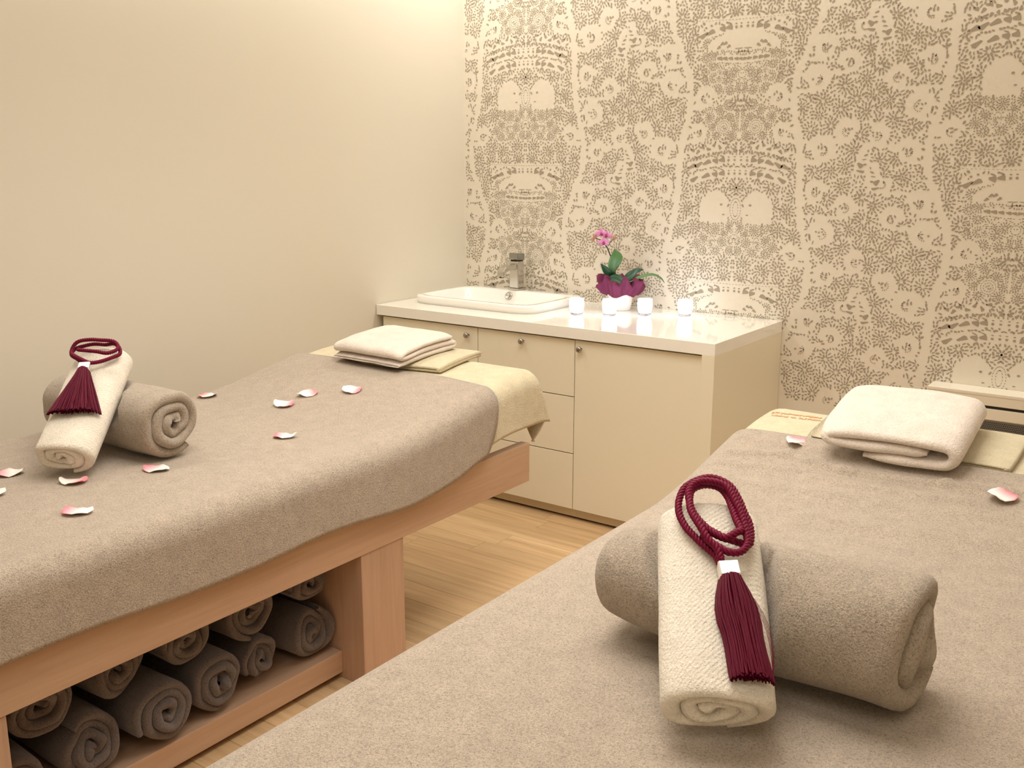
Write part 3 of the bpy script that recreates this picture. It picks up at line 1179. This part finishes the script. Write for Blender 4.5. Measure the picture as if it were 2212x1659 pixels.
em['label'] = 'orange stitched lettering'

# ------------------------------------------------------------------ rolled towels


def roll_geo(L, R, turns, seed, sy=1.0, sz=1.0, rin=0.008, seg=30, end_amp=0.006, fill=0.46, start=0.0, cone=0.0, lump=0.05, flat=0.0, sup=2.0, end=None, mirror=False, taper=0.0, nl=9, slump=0.0):
    """A towel rolled up: one thick rounded strip swept along a spiral about local X."""
    p = (R - rin) / turns
    if end is not None:
        start = end - turns * 2 * PI
    h = p * fill
    Th = turns * 2 * PI
    nseg = int(turns * seg)
    na = 5
    vs, fs = [], []
    ring_n = 2 * nl + 2 * na
    for i in range(nseg + 1):
        th = Th * i / nseg
        rc = rin + (R - rin - h) * i / nseg
        rc += p * 0.20 * nz(math.cos(th + start) * 1.2 + seed, math.sin(th + start) * 1.2, seed * 2 + i * 0.01)
        e1 = end_amp * nz(th * .45 + seed, 3.1, seed) * 2 + cone * (1 - i / nseg)
        e0 = end_amp * nz(th * .45 + seed, 9.7, seed) * 2 + cone * (1 - i / nseg)
        hh = h * (0.6 + 0.4 * ss(min(i, nseg - i) / (seg * 0.12)))
        ang = th + start
        ring = []
        x1, x0 = L / 2 - hh + e1, -L / 2 + hh - e0
        for k in range(nl):
            ring.append((x0 + (x1 - x0) * k / (nl - 1), hh))
        for k in range(1, na + 1):
            a = PI / 2 - PI * k / (na + 1)
            ring.append((x1 + hh * math.cos(a), hh * math.sin(a)))
        for k in range(nl):
            ring.append((x1 + (x0 - x1) * k / (nl - 1), -hh))
        for k in range(1, na + 1):
            a = -PI / 2 - PI * k / (na + 1)
            ring.append((x0 + hh * math.cos(a), hh * math.sin(a)))
        for (x, q) in ring:
            r = rc + q
            r *= 1 + lump * nz(x * 9 + seed, math.cos(ang) * 1.5, math.sin(ang) * 1.5 + seed)
            r *= (1 + taper * x / L) * (1 - slump * max(0.0, -2 * x / L) ** 3)
            ca_, sa_ = math.cos(ang), math.sin(ang)
            r *= 1 + ((abs(ca_) ** sup + abs(sa_) ** sup) ** (-1 / sup) - 1) * min(1, rc / R * 1.1)
            yy, zz = r * ca_ * sy * (-1 if mirror else 1), r * sa_ * sz
            if flat:
                lim = -R * sz * (1 - flat)
                if zz < lim:
                    zz = lim + (zz - lim) * 0.25
            vs.append((x, yy, zz))
    for i in range(nseg):
        for k in range(ring_n):
            k2 = (k + 1) % ring_n
            fs.append((i * ring_n + k, (i + 1) * ring_n + k, (i + 1) * ring_n + k2, i * ring_n + k2))
    fs.append(tuple(range(ring_n - 1, -1, -1)))
    fs.append(tuple(nseg * ring_n + k for k in range(ring_n)))
    return vs, fs


def put_roll(name, geo, mat, origin, axis, up, label, group):
    """Place a roll with its local X on axis, resting so its lowest point meets the origin's height if up is vertical."""
    A = Vector(axis).normalized()
    U = Vector(up)
    U = (U - A * U.dot(A)).normalized()
    S = U.cross(A)
    o = mesh_obj(name, geo[0], geo[1], mat, None, True)
    m = Matrix.Identity(4)
    for i in range(3):
        m[i][0], m[i][1], m[i][2] = A[i], S[i], U[i]
    m.translation = Vector(origin)
    o.matrix_world = m
    tag(o, label, 'towel', group)
    return o


def lowest(geo):
    return min(v[2] for v in geo[0])


ZR = 0.5955     # surface of the covers
def frame_for(near, far):
    A = (Vector(near) - Vector(far)).normalized()
    U = Vector((0, 0, 1))
    U = (U - A * U.dot(A)).normalized()
    return A, U, U.cross(A)


def press(o, near, far, half_w, half_h):
    """Squash the roll underneath where the leaning roll lies on it."""
    A, U, S = frame_for(near, far)
    mw = o.matrix_world
    inv = mw.inverted()
    L = (Vector(near) - Vector(far)).length
    for v in o.data.vertices:
        w_ = mw @ v.co
        d = w_ - Vector(near)
        a, s, u = -d.dot(A), d.dot(S), d.dot(U)
        if -0.02 < a < L + 0.02:
            q = min(1.0, abs(s) / (half_w * 1.06))
            lim = -(half_h + 0.007) * (1 - q ** 2.6) ** (1 / 2.6) if q < 1 else None
            if lim is not None and u > lim - 0.0:
                w_ = w_ + U * (lim - u) * 1.0
                w_.z = max(w_.z, ZR + 0.001 + 0.02 * max(0.0, u - lim))
                v.co = inv @ w_


def cream_roll(near, far, wid, hgt, seed, label):
    L = (near - far).length
    g = roll_geo(L, 0.075, 2.7, seed, sy=wid / 0.15, sz=hgt / 0.15, rin=0.008, seg=44, end_amp=0.005, end=math.radians(254), mirror=True, lump=0.04, sup=2.5)
    A, U, S = frame_for(near, far)
    return put_roll('rolled_towel', g, M_WHITEW, (near + far) / 2, A, (0, 0, 1), label, 'cream rolls with tassels')


# near table: taupe roll, and the cream roll leaning on it
near1, far1 = Vector((2.276, -2.428, 0.641)), Vector((2.152, -2.207, 0.782))
g = roll_geo(0.415, 0.095, 2.5, 2.3, nl=60, slump=0.2, sy=1.08, sz=0.96, taper=0.12, rin=0.010, seg=44, end_amp=0.008, end=math.radians(312), cone=0.012, lump=0.06, sup=2.2)
tr1 = put_roll('rolled_towel', g, M_TAUPE2, (2.238, -2.212, ZR - lowest(g) + .001), (1, 0.04, 0), (0, 0, 1),
               'big taupe rolled towel in the foreground under the leaning cream roll', 'taupe rolls on the tables')
bpy.context.view_layer.update()
press(tr1, near1, far1, 0.078, 0.043)
cream_roll(near1, far1, 0.155, 0.088, 5.1, 'cream rolled towel in the foreground leaning on the big taupe roll')

# far table
near2, far2 = Vector((0.735, -2.318, 0.641)), Vector((0.556, -2.088, 0.799))
g = roll_geo(0.40, 0.086, 2.8, 7.7, nl=60, sy=1.05, sz=0.96, rin=0.009, seg=44, end_amp=0.008, end=math.radians(300), cone=0.004, lump=0.06, sup=2.2)
tr2 = put_roll('rolled_towel', g, M_TAUPE2, (0.610, -2.092, ZR - lowest(g) + .001), (1, 0.02, 0), (0, 0, 1),
               'taupe rolled towel on the far table behind the cream roll', 'taupe rolls on the tables')
bpy.context.view_layer.update()
press(tr2, near2, far2, 0.075, 0.043)
cream_roll(near2, far2, 0.150, 0.088, 8.4, 'cream rolled towel on the far table leaning on its taupe roll')

# ------------------------------------------------------------------ tassel tiebacks


def rope_geo(path, r, pitch, plies=3, n=6):
    """A twisted cord: plies wound about the path."""
    P = [Vector(p) for p in path]
    # resample evenly
    d = [0.0]
    for a, b in zip(P, P[1:]):
        d.append(d[-1] + (b - a).length)
    step = pitch / 9
    m = int(d[-1] / step)
    Q, j = [], 0
    for i in range(m + 1):
        s = i * step
        while j < len(d) - 2 and d[j + 1] < s:
            j += 1
        f_ = (s - d[j]) / max(1e-9, d[j + 1] - d[j])
        Q.append(P[j].lerp(P[j + 1], f_))
    T = [(Q[min(i + 1, m)] - Q[max(i - 1, 0)]).normalized() for i in range(m + 1)]
    nrm = T[0].orthogonal().normalized()
    fr = []
    for t in T:
        nrm = (nrm - t * nrm.dot(t)).normalized()
        fr.append((nrm.copy(), t.cross(nrm)))
    vs, fs = [], []
    for k in range(plies):
        pts = []
        for i in range(m + 1):
            a = 2 * PI * (i * step / pitch + k / plies)
            pts.append(Q[i] + fr[i][0] * (r * .52 * math.cos(a)) + fr[i][1] * (r * .52 * math.sin(a)))
        tube(pts, r * 0.56, n, vs, fs)
    return vs, fs


def crspline(pts, m=16, closed=False):
    out = []
    n = len(pts)
    P = [Vector(p) for p in pts]
    rng = n if closed else n - 1
    for k in range(rng):
        g = (lambda i: P[i % n]) if closed else (lambda i: P[max(0, min(n - 1, i))])
        p0, p1, p2, p3 = g(k - 1), g(k), g(k + 1), g(k + 2)
        for i in range(m):
            f_ = i / m
            out.append(0.5 * ((2 * p1) + (p2 - p0) * f_ + (2 * p0 - 5 * p1 + 4 * p2 - p3) * f_ * f_ + (3 * p1 - p0 - 3 * p2 + p3) * f_ ** 3))
    if not closed:
        out.append(P[-1])
    return out


def tassel(surf, loops, bead_ap, dir_ap, skirt_len, top_w, bot_w, rope_r, label, strays=True, flare=0.0, bead=0.024):
    """surf(a, s, lift) gives a point above the roll: a = along from the near end, s = sideways."""
    o0 = surf(bead_ap[0], bead_ap[1], 0.0)
    t = tag(empty('tassel_tieback', o0), label, 'tassel', 'burgundy tassel tiebacks')
    rel = lambda v: Vector(v) - o0
    for pts in loops:
        path = [rel(surf(*q)) for q in crspline(pts, 14)]
        vs, fs = rope_geo(path, rope_r, rope_r * 3.4)
        mesh_obj('cord_loop', vs, fs, M_ROPE, t, True)
    a0, s0 = bead_ap
    da, ds = dir_ap
    ln = math.hypot(da, ds)
    da, ds = da / ln, ds / ln
    # silver ferrule
    X = (surf(a0 + da * .01, s0 + ds * .01, .012) - surf(a0, s0, .012)).normalized()
    Nn = (surf(a0, s0, .02) - surf(a0, s0, .0)).normalized()
    Y = Nn.cross(X).normalized()
    Nn = X.cross(Y)
    bm = box_bm(-bead * .45, bead * .45, -bead * .52, bead * .52, -bead * .36, bead * .36, bead * .07, seg=1)
    Mx = Matrix.Identity(4)
    for i in range(3):
        Mx[i][0], Mx[i][1], Mx[i][2] = X[i], Y[i], Nn[i]
    bm.transform(Matrix.Translation(rel(surf(a0, s0, bead * .36 + .002))) @ Mx)
    b_ = bm_obj('ferrule', bm, M_SILVER, t, False)
    b_['label'] = 'square silver ferrule'
    # skirt of yarn
    rr = random.Random(4)
    vs, fs = [], []
    for k in range(420):
        q = rr.uniform(-1, 1)
        hgt = rr.random()
        l = skirt_len * (1 + rr.uniform(-.02, .02) - flare * abs(q) * .06)
        pts = []
        wig = rr.uniform(-.003, .003)
        for i in range(8):
            f_ = i / 7
            wv = top_w * .5 * (1 - f_) + bot_w * .5 * f_ + top_w * .24 * math.sin(min(1, f_ * 1.6) * PI) * (1 - flare)
            lat = q * wv + wig * f_ * math.sin(f_ * 3)
            aa = a0 + da * (bead * .45 + l * f_) - ds * lat
            sx = s0 + ds * (bead * .45 + l * f_) + da * lat
            hmax = (0.020 * math.sqrt(max(0, 1 - q * q)) + .003) * (1 - 0.35 * f_)
            pts.append(rel(surf(aa, sx, 0.002 + hgt * hmax)))
        tube(pts, 0.00095, 4, vs, fs, cap=False)
    sk = mesh_obj('yarn_skirt', vs, fs, M_SKIRT, t, True)
    sk['kind'] = 'stuff'
    if strays:
        vs, fs = [], []
        for k in range(4):
            pts = []
            for i in range(10):
                f_ = i / 9
                lat = -top_w * .45 - (0.010 + .002 * k) * math.sin(f_ * PI) - (bot_w * .5 - top_w * .45) * f_
                aa = a0 + da * (bead * .5 + skirt_len * .93 * f_) - ds * lat
                sx = s0 + ds * (bead * .5 + skirt_len * .93 * f_) + da * lat
                pts.append(rel(surf(aa, sx, 0.004 + .004 * math.sin(f_ * PI))))
            tube(pts, 0.0004, 4, vs, fs, cap=False)
        mesh_obj('stray_yarn', vs, fs, M_SKIRT, t, True)
    return t


def surf_for(near, far, half_w, half_h):
    A = (far - near).normalized()
    Ln = (far - near).length
    U = Vector((0, 0, 1))
    U = (U - A * U.dot(A)).normalized()
    S = A.cross(U).normalized()     # to the right seen from the near end

    def f(a, s, lift):
        q = max(-0.97, min(0.97, s / half_w))
        h = half_h * (1 - abs(q) ** 2.6) ** (1 / 2.6)
        return near + A * a + S * s + U * (h + lift)
    return f, Ln


sf, Ln = surf_for(near1, far1, 0.078, 0.0445)
loopA = [(0.175, 0.012, 0.007), (0.188, 0.007, 0.007), (0.210, -0.012, 0.007), (0.235, -0.029, 0.007), (0.265, -0.037, 0.007), (0.294, -0.032, 0.007), (0.310, -0.020, 0.007), (0.321, 0.002, 0.007), (0.319, 0.019, 0.007), (0.307, 0.035, 0.007), (0.285, 0.044, 0.007), (0.267, 0.049, 0.007), (0.246, 0.055, 0.007), (0.222, 0.054, 0.007), (0.212, 0.049, 0.007), (0.215, 0.029, 0.007), (0.225, -0.000, 0.007), (0.215, -0.006, 0.007), (0.198, 0.005, 0.017), (0.187, 0.022, 0.017), (0.190, 0.038, 0.017), (0.205, 0.047, 0.017), (0.225, 0.047, 0.017), (0.251, 0.043, 0.017), (0.278, 0.035, 0.017), (0.297, 0.027, 0.017), (0.305, 0.011, 0.017), (0.304, -0.010, 0.017), (0.289, -0.023, 0.017), (0.260, -0.022, 0.017), (0.238, -0.013, 0.017), (0.219, 0.002, 0.017), (0.209, 0.017, 0.017), (0.207, 0.033, 0.017)]
loopB = [(0.176, 0.013, 0.013), (0.190, 0.009, 0.017), (0.205, -0.003, 0.020), (0.224, -0.021, 0.021), (0.250, -0.032, 0.019), (0.278, -0.033, 0.016), (0.299, -0.027, 0.012), (0.312, -0.010, 0.008), (0.316, 0.009, 0.005), (0.309, 0.025, 0.005), (0.291, 0.035, 0.007), (0.266, 0.040, 0.011), (0.239, 0.045, 0.015), (0.219, 0.050, 0.019), (0.212, 0.042, 0.021), (0.200, 0.023, 0.020), (0.208, 0.010, 0.018), (0.219, -0.002, 0.014)]
loopB = loopB[:3] + [(0.258 + (a - 0.258) * 0.88, 0.010 + (b - 0.010) * 0.76, c) for a, b, c in loopB[3:]]
tassel(sf, [loopA, loopB], (0.162, 0.022), (-1, 0.13), 0.134, 0.030, 0.052, 0.0049, 'burgundy tassel tieback lying on the foreground cream roll', bead=0.025)

sf2, Ln2 = surf_for(near2, far2, 0.076, 0.0445)
loopC = [(0.238, -0.005, 0.006), (0.248, -0.012, 0.006), (0.267, -0.028, 0.006), (0.286, -0.048, 0.006), (0.301, -0.056, 0.006), (0.314, -0.050, 0.006), (0.318, -0.030, 0.006), (0.323, -0.007, 0.006), (0.321, 0.018, 0.006), (0.319, 0.040, 0.013), (0.309, 0.053, 0.013), (0.289, 0.058, 0.013), (0.270, 0.046, 0.013), (0.254, 0.029, 0.013), (0.247, 0.006, 0.013), (0.262, -0.021, 0.013), (0.281, -0.044, 0.013), (0.298, -0.053, 0.013), (0.315, -0.044, 0.021), (0.321, -0.018, 0.021), (0.319, 0.013, 0.021), (0.317, 0.043, 0.021), (0.297, 0.054, 0.021), (0.275, 0.038, 0.021), (0.278, 0.011, 0.021), (0.283, -0.021, 0.021), (0.288, -0.034, 0.021)]
tassel(sf2, [loopC], (0.233, -0.004), (-1, 0.09), 0.134, 0.026, 0.112, 0.0044, 'burgundy tassel tieback with a flared skirt, on the far table', strays=False, flare=1.0, bead=0.024)

# ------------------------------------------------------------------ folded towels


def fold_geo(path, thick, depth, seed, taper=0.0):
    """A folded towel: rounded strip of the given thickness and depth (along Y) swept along a folded path in XZ."""
    P = crspline([(p[0], 0, p[1]) for p in path], 6)
    m = len(P)
    h = thick / 2
    nl, na = 13, 5
    vs, fs = [], []
    rn = 2 * nl + 2 * na
    for i in range(m):
        t = (P[min(i + 1, m - 1)] - P[max(i - 1, 0)]).normalized()
        nrm = Vector((-t.z, 0, t.x))
        hh = h * (0.4 + 0.6 * ss(min(i, m - 1 - i) / 4.0))
        d1 = depth / 2 + 0.004 * nz(i * .12, seed, 1.0)
        d0 = -depth / 2 + 0.004 * nz(i * .12, seed, 7.0)
        ring = []
        for k in range(nl):
            ring.append((d0 + (d1 - d0) * k / (nl - 1), hh))
        for k in range(1, na + 1):
            a = PI / 2 - PI * k / (na + 1)
            ring.append((d1 + hh * math.cos(a), hh * math.sin(a)))
        for k in range(nl):
            ring.append((d1 + (d0 - d1) * k / (nl - 1), -hh))
        for k in range(1, na + 1):
            a = -PI / 2 - PI * k / (na + 1)
            ring.append((d0 + hh * math.cos(a), hh * math.sin(a)))
        for (yv, q) in ring:
            p = P[i] + nrm * q
            e = abs(yv) / (depth / 2)
            droop = -0.010 * ss((e - 0.72) / 0.3) * (p.z / 0.06)
            vs.append((p.x * (1 - taper * e ** 4), yv, p.z + droop + 0.0025 * nz(p.x * 14 + seed, yv * 14, p.z * 30)))
    for i in range(m - 1):
        for k in range(rn):
            k2 = (k + 1) % rn
            fs.append((i * rn + k, i * rn + k2, (i + 1) * rn + k2, (i + 1) * rn + k))
    fs.append(tuple(range(rn)))
    fs.append(tuple((m - 1) * rn + k for k in range(rn - 1, -1, -1)))
    return vs, fs


def tilt_for(yc):
    return math.atan2(ztop(yc + .05) - ztop(yc - .05), 0.1)


def conform(o, yc, tilt):
    """Let a soft folded towel sag to the curve of the raised table head."""
    bpy.context.view_layer.update()
    mw = o.matrix_world
    inv = mw.inverted()
    for v in o.data.vertices:
        w_ = mw @ v.co
        w_.z += ztop(w_.y) - (ztop(yc) + math.tan(tilt) * (w_.y - yc))
        v.co = inv @ w_


# cream folded pads under the white towels (face-rest covers)
def pad(cx_, cy_, lx, ly, rz, thick, label):
    vs, fs = fold_geo([(-lx / 2, thick * .25), (0, thick * .25), (lx / 2 - .004, thick * .25), (lx / 2 + .003, thick * .5), (lx / 2 - .004, thick * .76), (0, thick * .76), (-lx / 2 + .01, thick * .76)],
                      thick * .48, ly, 2.0, 0.02)
    o = mesh_obj('folded_towel', vs, fs, M_CREAM, None, True)
    o.rotation_euler = (Matrix.Rotation(tilt_for(cy_), 3, 'X') @ Matrix.Rotation(rz, 3, 'Z')).to_euler()
    o.location = (cx_, cy_, ztop(cy_) - 0.0015)
    conform(o, cy_, tilt_for(cy_))
    tag(o, label, 'towel', 'cream pads at the table heads')
    return o


pad(0.685, -1.150, 0.36, 0.22, 0.10, 0.020, 'cream folded towel under the white one at the far table')
pad(2.175, -1.170, 0.41, 0.215, 0.0, 0.013, 'cream folded towel under the white one at the near table')

# white folded towels
t_ = 0.0185
path = [(0.135, t_ * .5), (0.06, t_ * .5), (-0.06, t_ * .5), (-0.115, t_ * .6), (-0.124, t_ * 1.0), (-0.115, t_ * 1.42), (-0.05, t_ * 1.5), (0.06, t_ * 1.5), (0.108, t_ * 1.55), (0.122, t_ * 2.0), (0.108, t_ * 2.5), (0.05, t_ * 2.58), (-0.06, t_ * 2.58), (-0.118, t_ * 2.5)]
vs, fs = fold_geo(path, t_ * .96, 0.262, 3.3, 0.03)
o = mesh_obj('folded_towel', vs, fs, M_WHITE, None, True)
o.rotation_euler = (Matrix.Rotation(tilt_for(-1.178), 3, 'X') @ Matrix.Rotation(-PI / 2 - 0.02, 3, 'Z')).to_euler()
o.location = (0.655, -1.178, ztop(-1.178) + 0.0205)
conform(o, -1.178, tilt_for(-1.178))
tag(o, 'white folded towel stacked on the cream pad of the far table', 'towel', 'white folded towels')

t_ = 0.0265
path = [(-0.055, t_ * .5), (0.02, t_ * .5), (0.09, t_ * .5), (0.118, t_ * .75), (0.128, t_ * 1.5), (0.118, t_ * 2.25), (0.08, t_ * 2.5), (0.0, t_ * 2.55), (-0.08, t_ * 2.5), (-0.122, t_ * 2.3), (-0.134, t_ * 1.95),
        (-0.12, t_ * 1.55), (-0.05, t_ * 1.48), (0.03, t_ * 1.5), (0.075, t_ * 1.5)]
vs, fs = fold_geo(path, t_ * .96, 0.28, 6.1, 0.03)
o = mesh_obj('folded_towel', vs, fs, M_WHITE, None, True)
o.rotation_euler = (Matrix.Rotation(tilt_for(-1.222), 3, 'X') @ Matrix.Rotation(0.04, 3, 'Z')).to_euler()
o.location = (2.172, -1.222, ztop(-1.222) + 0.0165)
conform(o, -1.222, tilt_for(-1.222))
tag(o, 'white folded towel at the head of the near table before the heater', 'towel', 'white folded towels')

# ------------------------------------------------------------------ rolled towels on the far table's shelf
shelf = [
    (-2.560, 0.268, .066, 1.010, 'first from the left post in the upper shelf row of grey rolled towels'),
    (-2.398, 0.262, .068, 1.000, 'second from the left in the upper shelf row of grey rolled towels'),
    (-2.236, 0.268, .066, 1.012, 'middle roll of the upper shelf row of grey rolled towels'),
    (-2.058, 0.262, .070, 1.000, 'fourth from the left in the upper shelf row of grey rolled towels'),
    (-1.895, 0.276, .060, 1.008, 'small grey rolled towel at right end of upper shelf row'),
    (-2.607, 0.142, .060, 1.005, 'grey rolled towel low beside the left post, partly hidden'),
    (-2.474, 0.146, .070, 1.020, 'second from the left in the lower shelf row of grey rolled towels'),
    (-2.322, 0.147, .073, 1.040, 'large grey rolled towel in the middle of the lower shelf row'),
    (-2.168, 0.150, .071, 1.030, 'neatly coiled grey rolled towel right of the lower middle one'),
    (-2.035, 0.136, .058, 0.995, 'small grey rolled towel second from the right, lower row'),
    (-1.893, 0.146, .070, 1.008, 'grey rolled towel at the right end of the lower shelf row')]
for k, (y, z, r, xf, lab) in enumerate(shelf):
    L = 0.36
    g = roll_geo(L, r, 3.1 if r > .065 else 2.7, 11.3 + k * 3.7, sy=1.0, sz=1.0, rin=0.007, seg=30, end_amp=0.014, start=k * 1.3, cone=0.006, lump=0.07)
    put_roll('rolled_towel', g, M_GREY, (xf - L / 2, y, z), (1, 0.04 * math.sin(k * 2.1), 0.02 * math.sin(k)), (0, 0, 1), lab, 'grey rolls on the shelf')

# ------------------------------------------------------------------ rose petals


def petal_geo(seed, lx, ly):
    rr = random.Random(seed)
    n, m = 20, 5
    cup = rr.uniform(.14, .3)
    ph = rr.random() * 6
    vs, fs = [(0, 0, 0)], []
    for j in range(1, m + 1):
        q = j / m
        for k in range(n):
            a = 2 * PI * k / n
            rx = lx * (1 - .16 * math.cos(a) ** 4 * (1 if math.cos(a) > 0 else 0))
            ry = ly * (1 - .25 * max(0, -math.cos(a)))
            x, y = rx * q * math.cos(a), ry * q * math.sin(a)
            z = cup * (x * x / lx + 0.4 * y * y / ly) + 0.0025 * q ** 3 * math.sin(3 * a + ph) + 0.0012 * q ** 3 * math.sin(7 * a)
            vs.append((x, y, z))
    for k in range(n):
        fs.append((0, 1 + k, 1 + (k + 1) % n))
    for j in range(m - 1):
        for k in range(n):
            k2 = (k + 1) % n
            a, b = 1 + j * n, 1 + (j + 1) * n
            fs.append((a + k, b + k, b + k2, a + k2))
    return vs, fs


petals = [
    # x, y, pink side (degrees about z: 0 = +x), label
    (0.370, -1.663, 200, 'pink-tipped petal beside the far taupe roll\'s right end'),
    (0.642, -1.618, 20, 'rose petal left of a row of three on the far table'),
    (0.638, -1.527, 60, 'rose petal in the middle of the far table, nearest the wall'),
    (0.744, -1.459, 20, 'rose petal on the far table nearest the white folded towel'),
    (0.868, -1.821, 215, 'rose petal alone near the edge over the oak rail'),
    (0.779, -2.320, 35, 'rose petal just below the far cream roll'),
    (0.841, -2.165, 200, 'rose petal in front of the far taupe roll'),
    (0.611, -2.369, 240, 'rose petal at the photo\'s left edge, left of the far cream roll'),
    (0.712, -2.462, 215, 'white petal cut off at the lower left edge of the photo'),
    (0.952, -2.419, 215, 'rose petal closest to the viewer on the far table'),
    (1.969, -1.331, 95, 'small rose petal by the white towel on the near table'),
    (2.399, -1.408, 50, 'rose petal at the right edge of the photo on the near table')]
for k, (x, y, deg, lab) in enumerate(petals):
    s = 1.0 if k < 10 else (0.9 if k == 10 else 1.0)
    vs, fs = petal_geo(k + 1, 0.031 * s, 0.025 * s)
    o = mesh_obj('rose_petal', vs, fs, M_PETAL, None, True)
    o.modifiers.new('thickness', 'SOLIDIFY').thickness = 0.0008
    o.rotation_euler = (tilt_for(y) + 0.06 * math.sin(k * 2.2), 0.05 * math.cos(k * 1.7), math.radians(deg))
    o.location = (x, y, ztop(y) + (0.0105 if k < 10 else 0.0138))
    tag(o, lab, 'petal', 'scattered rose petals')
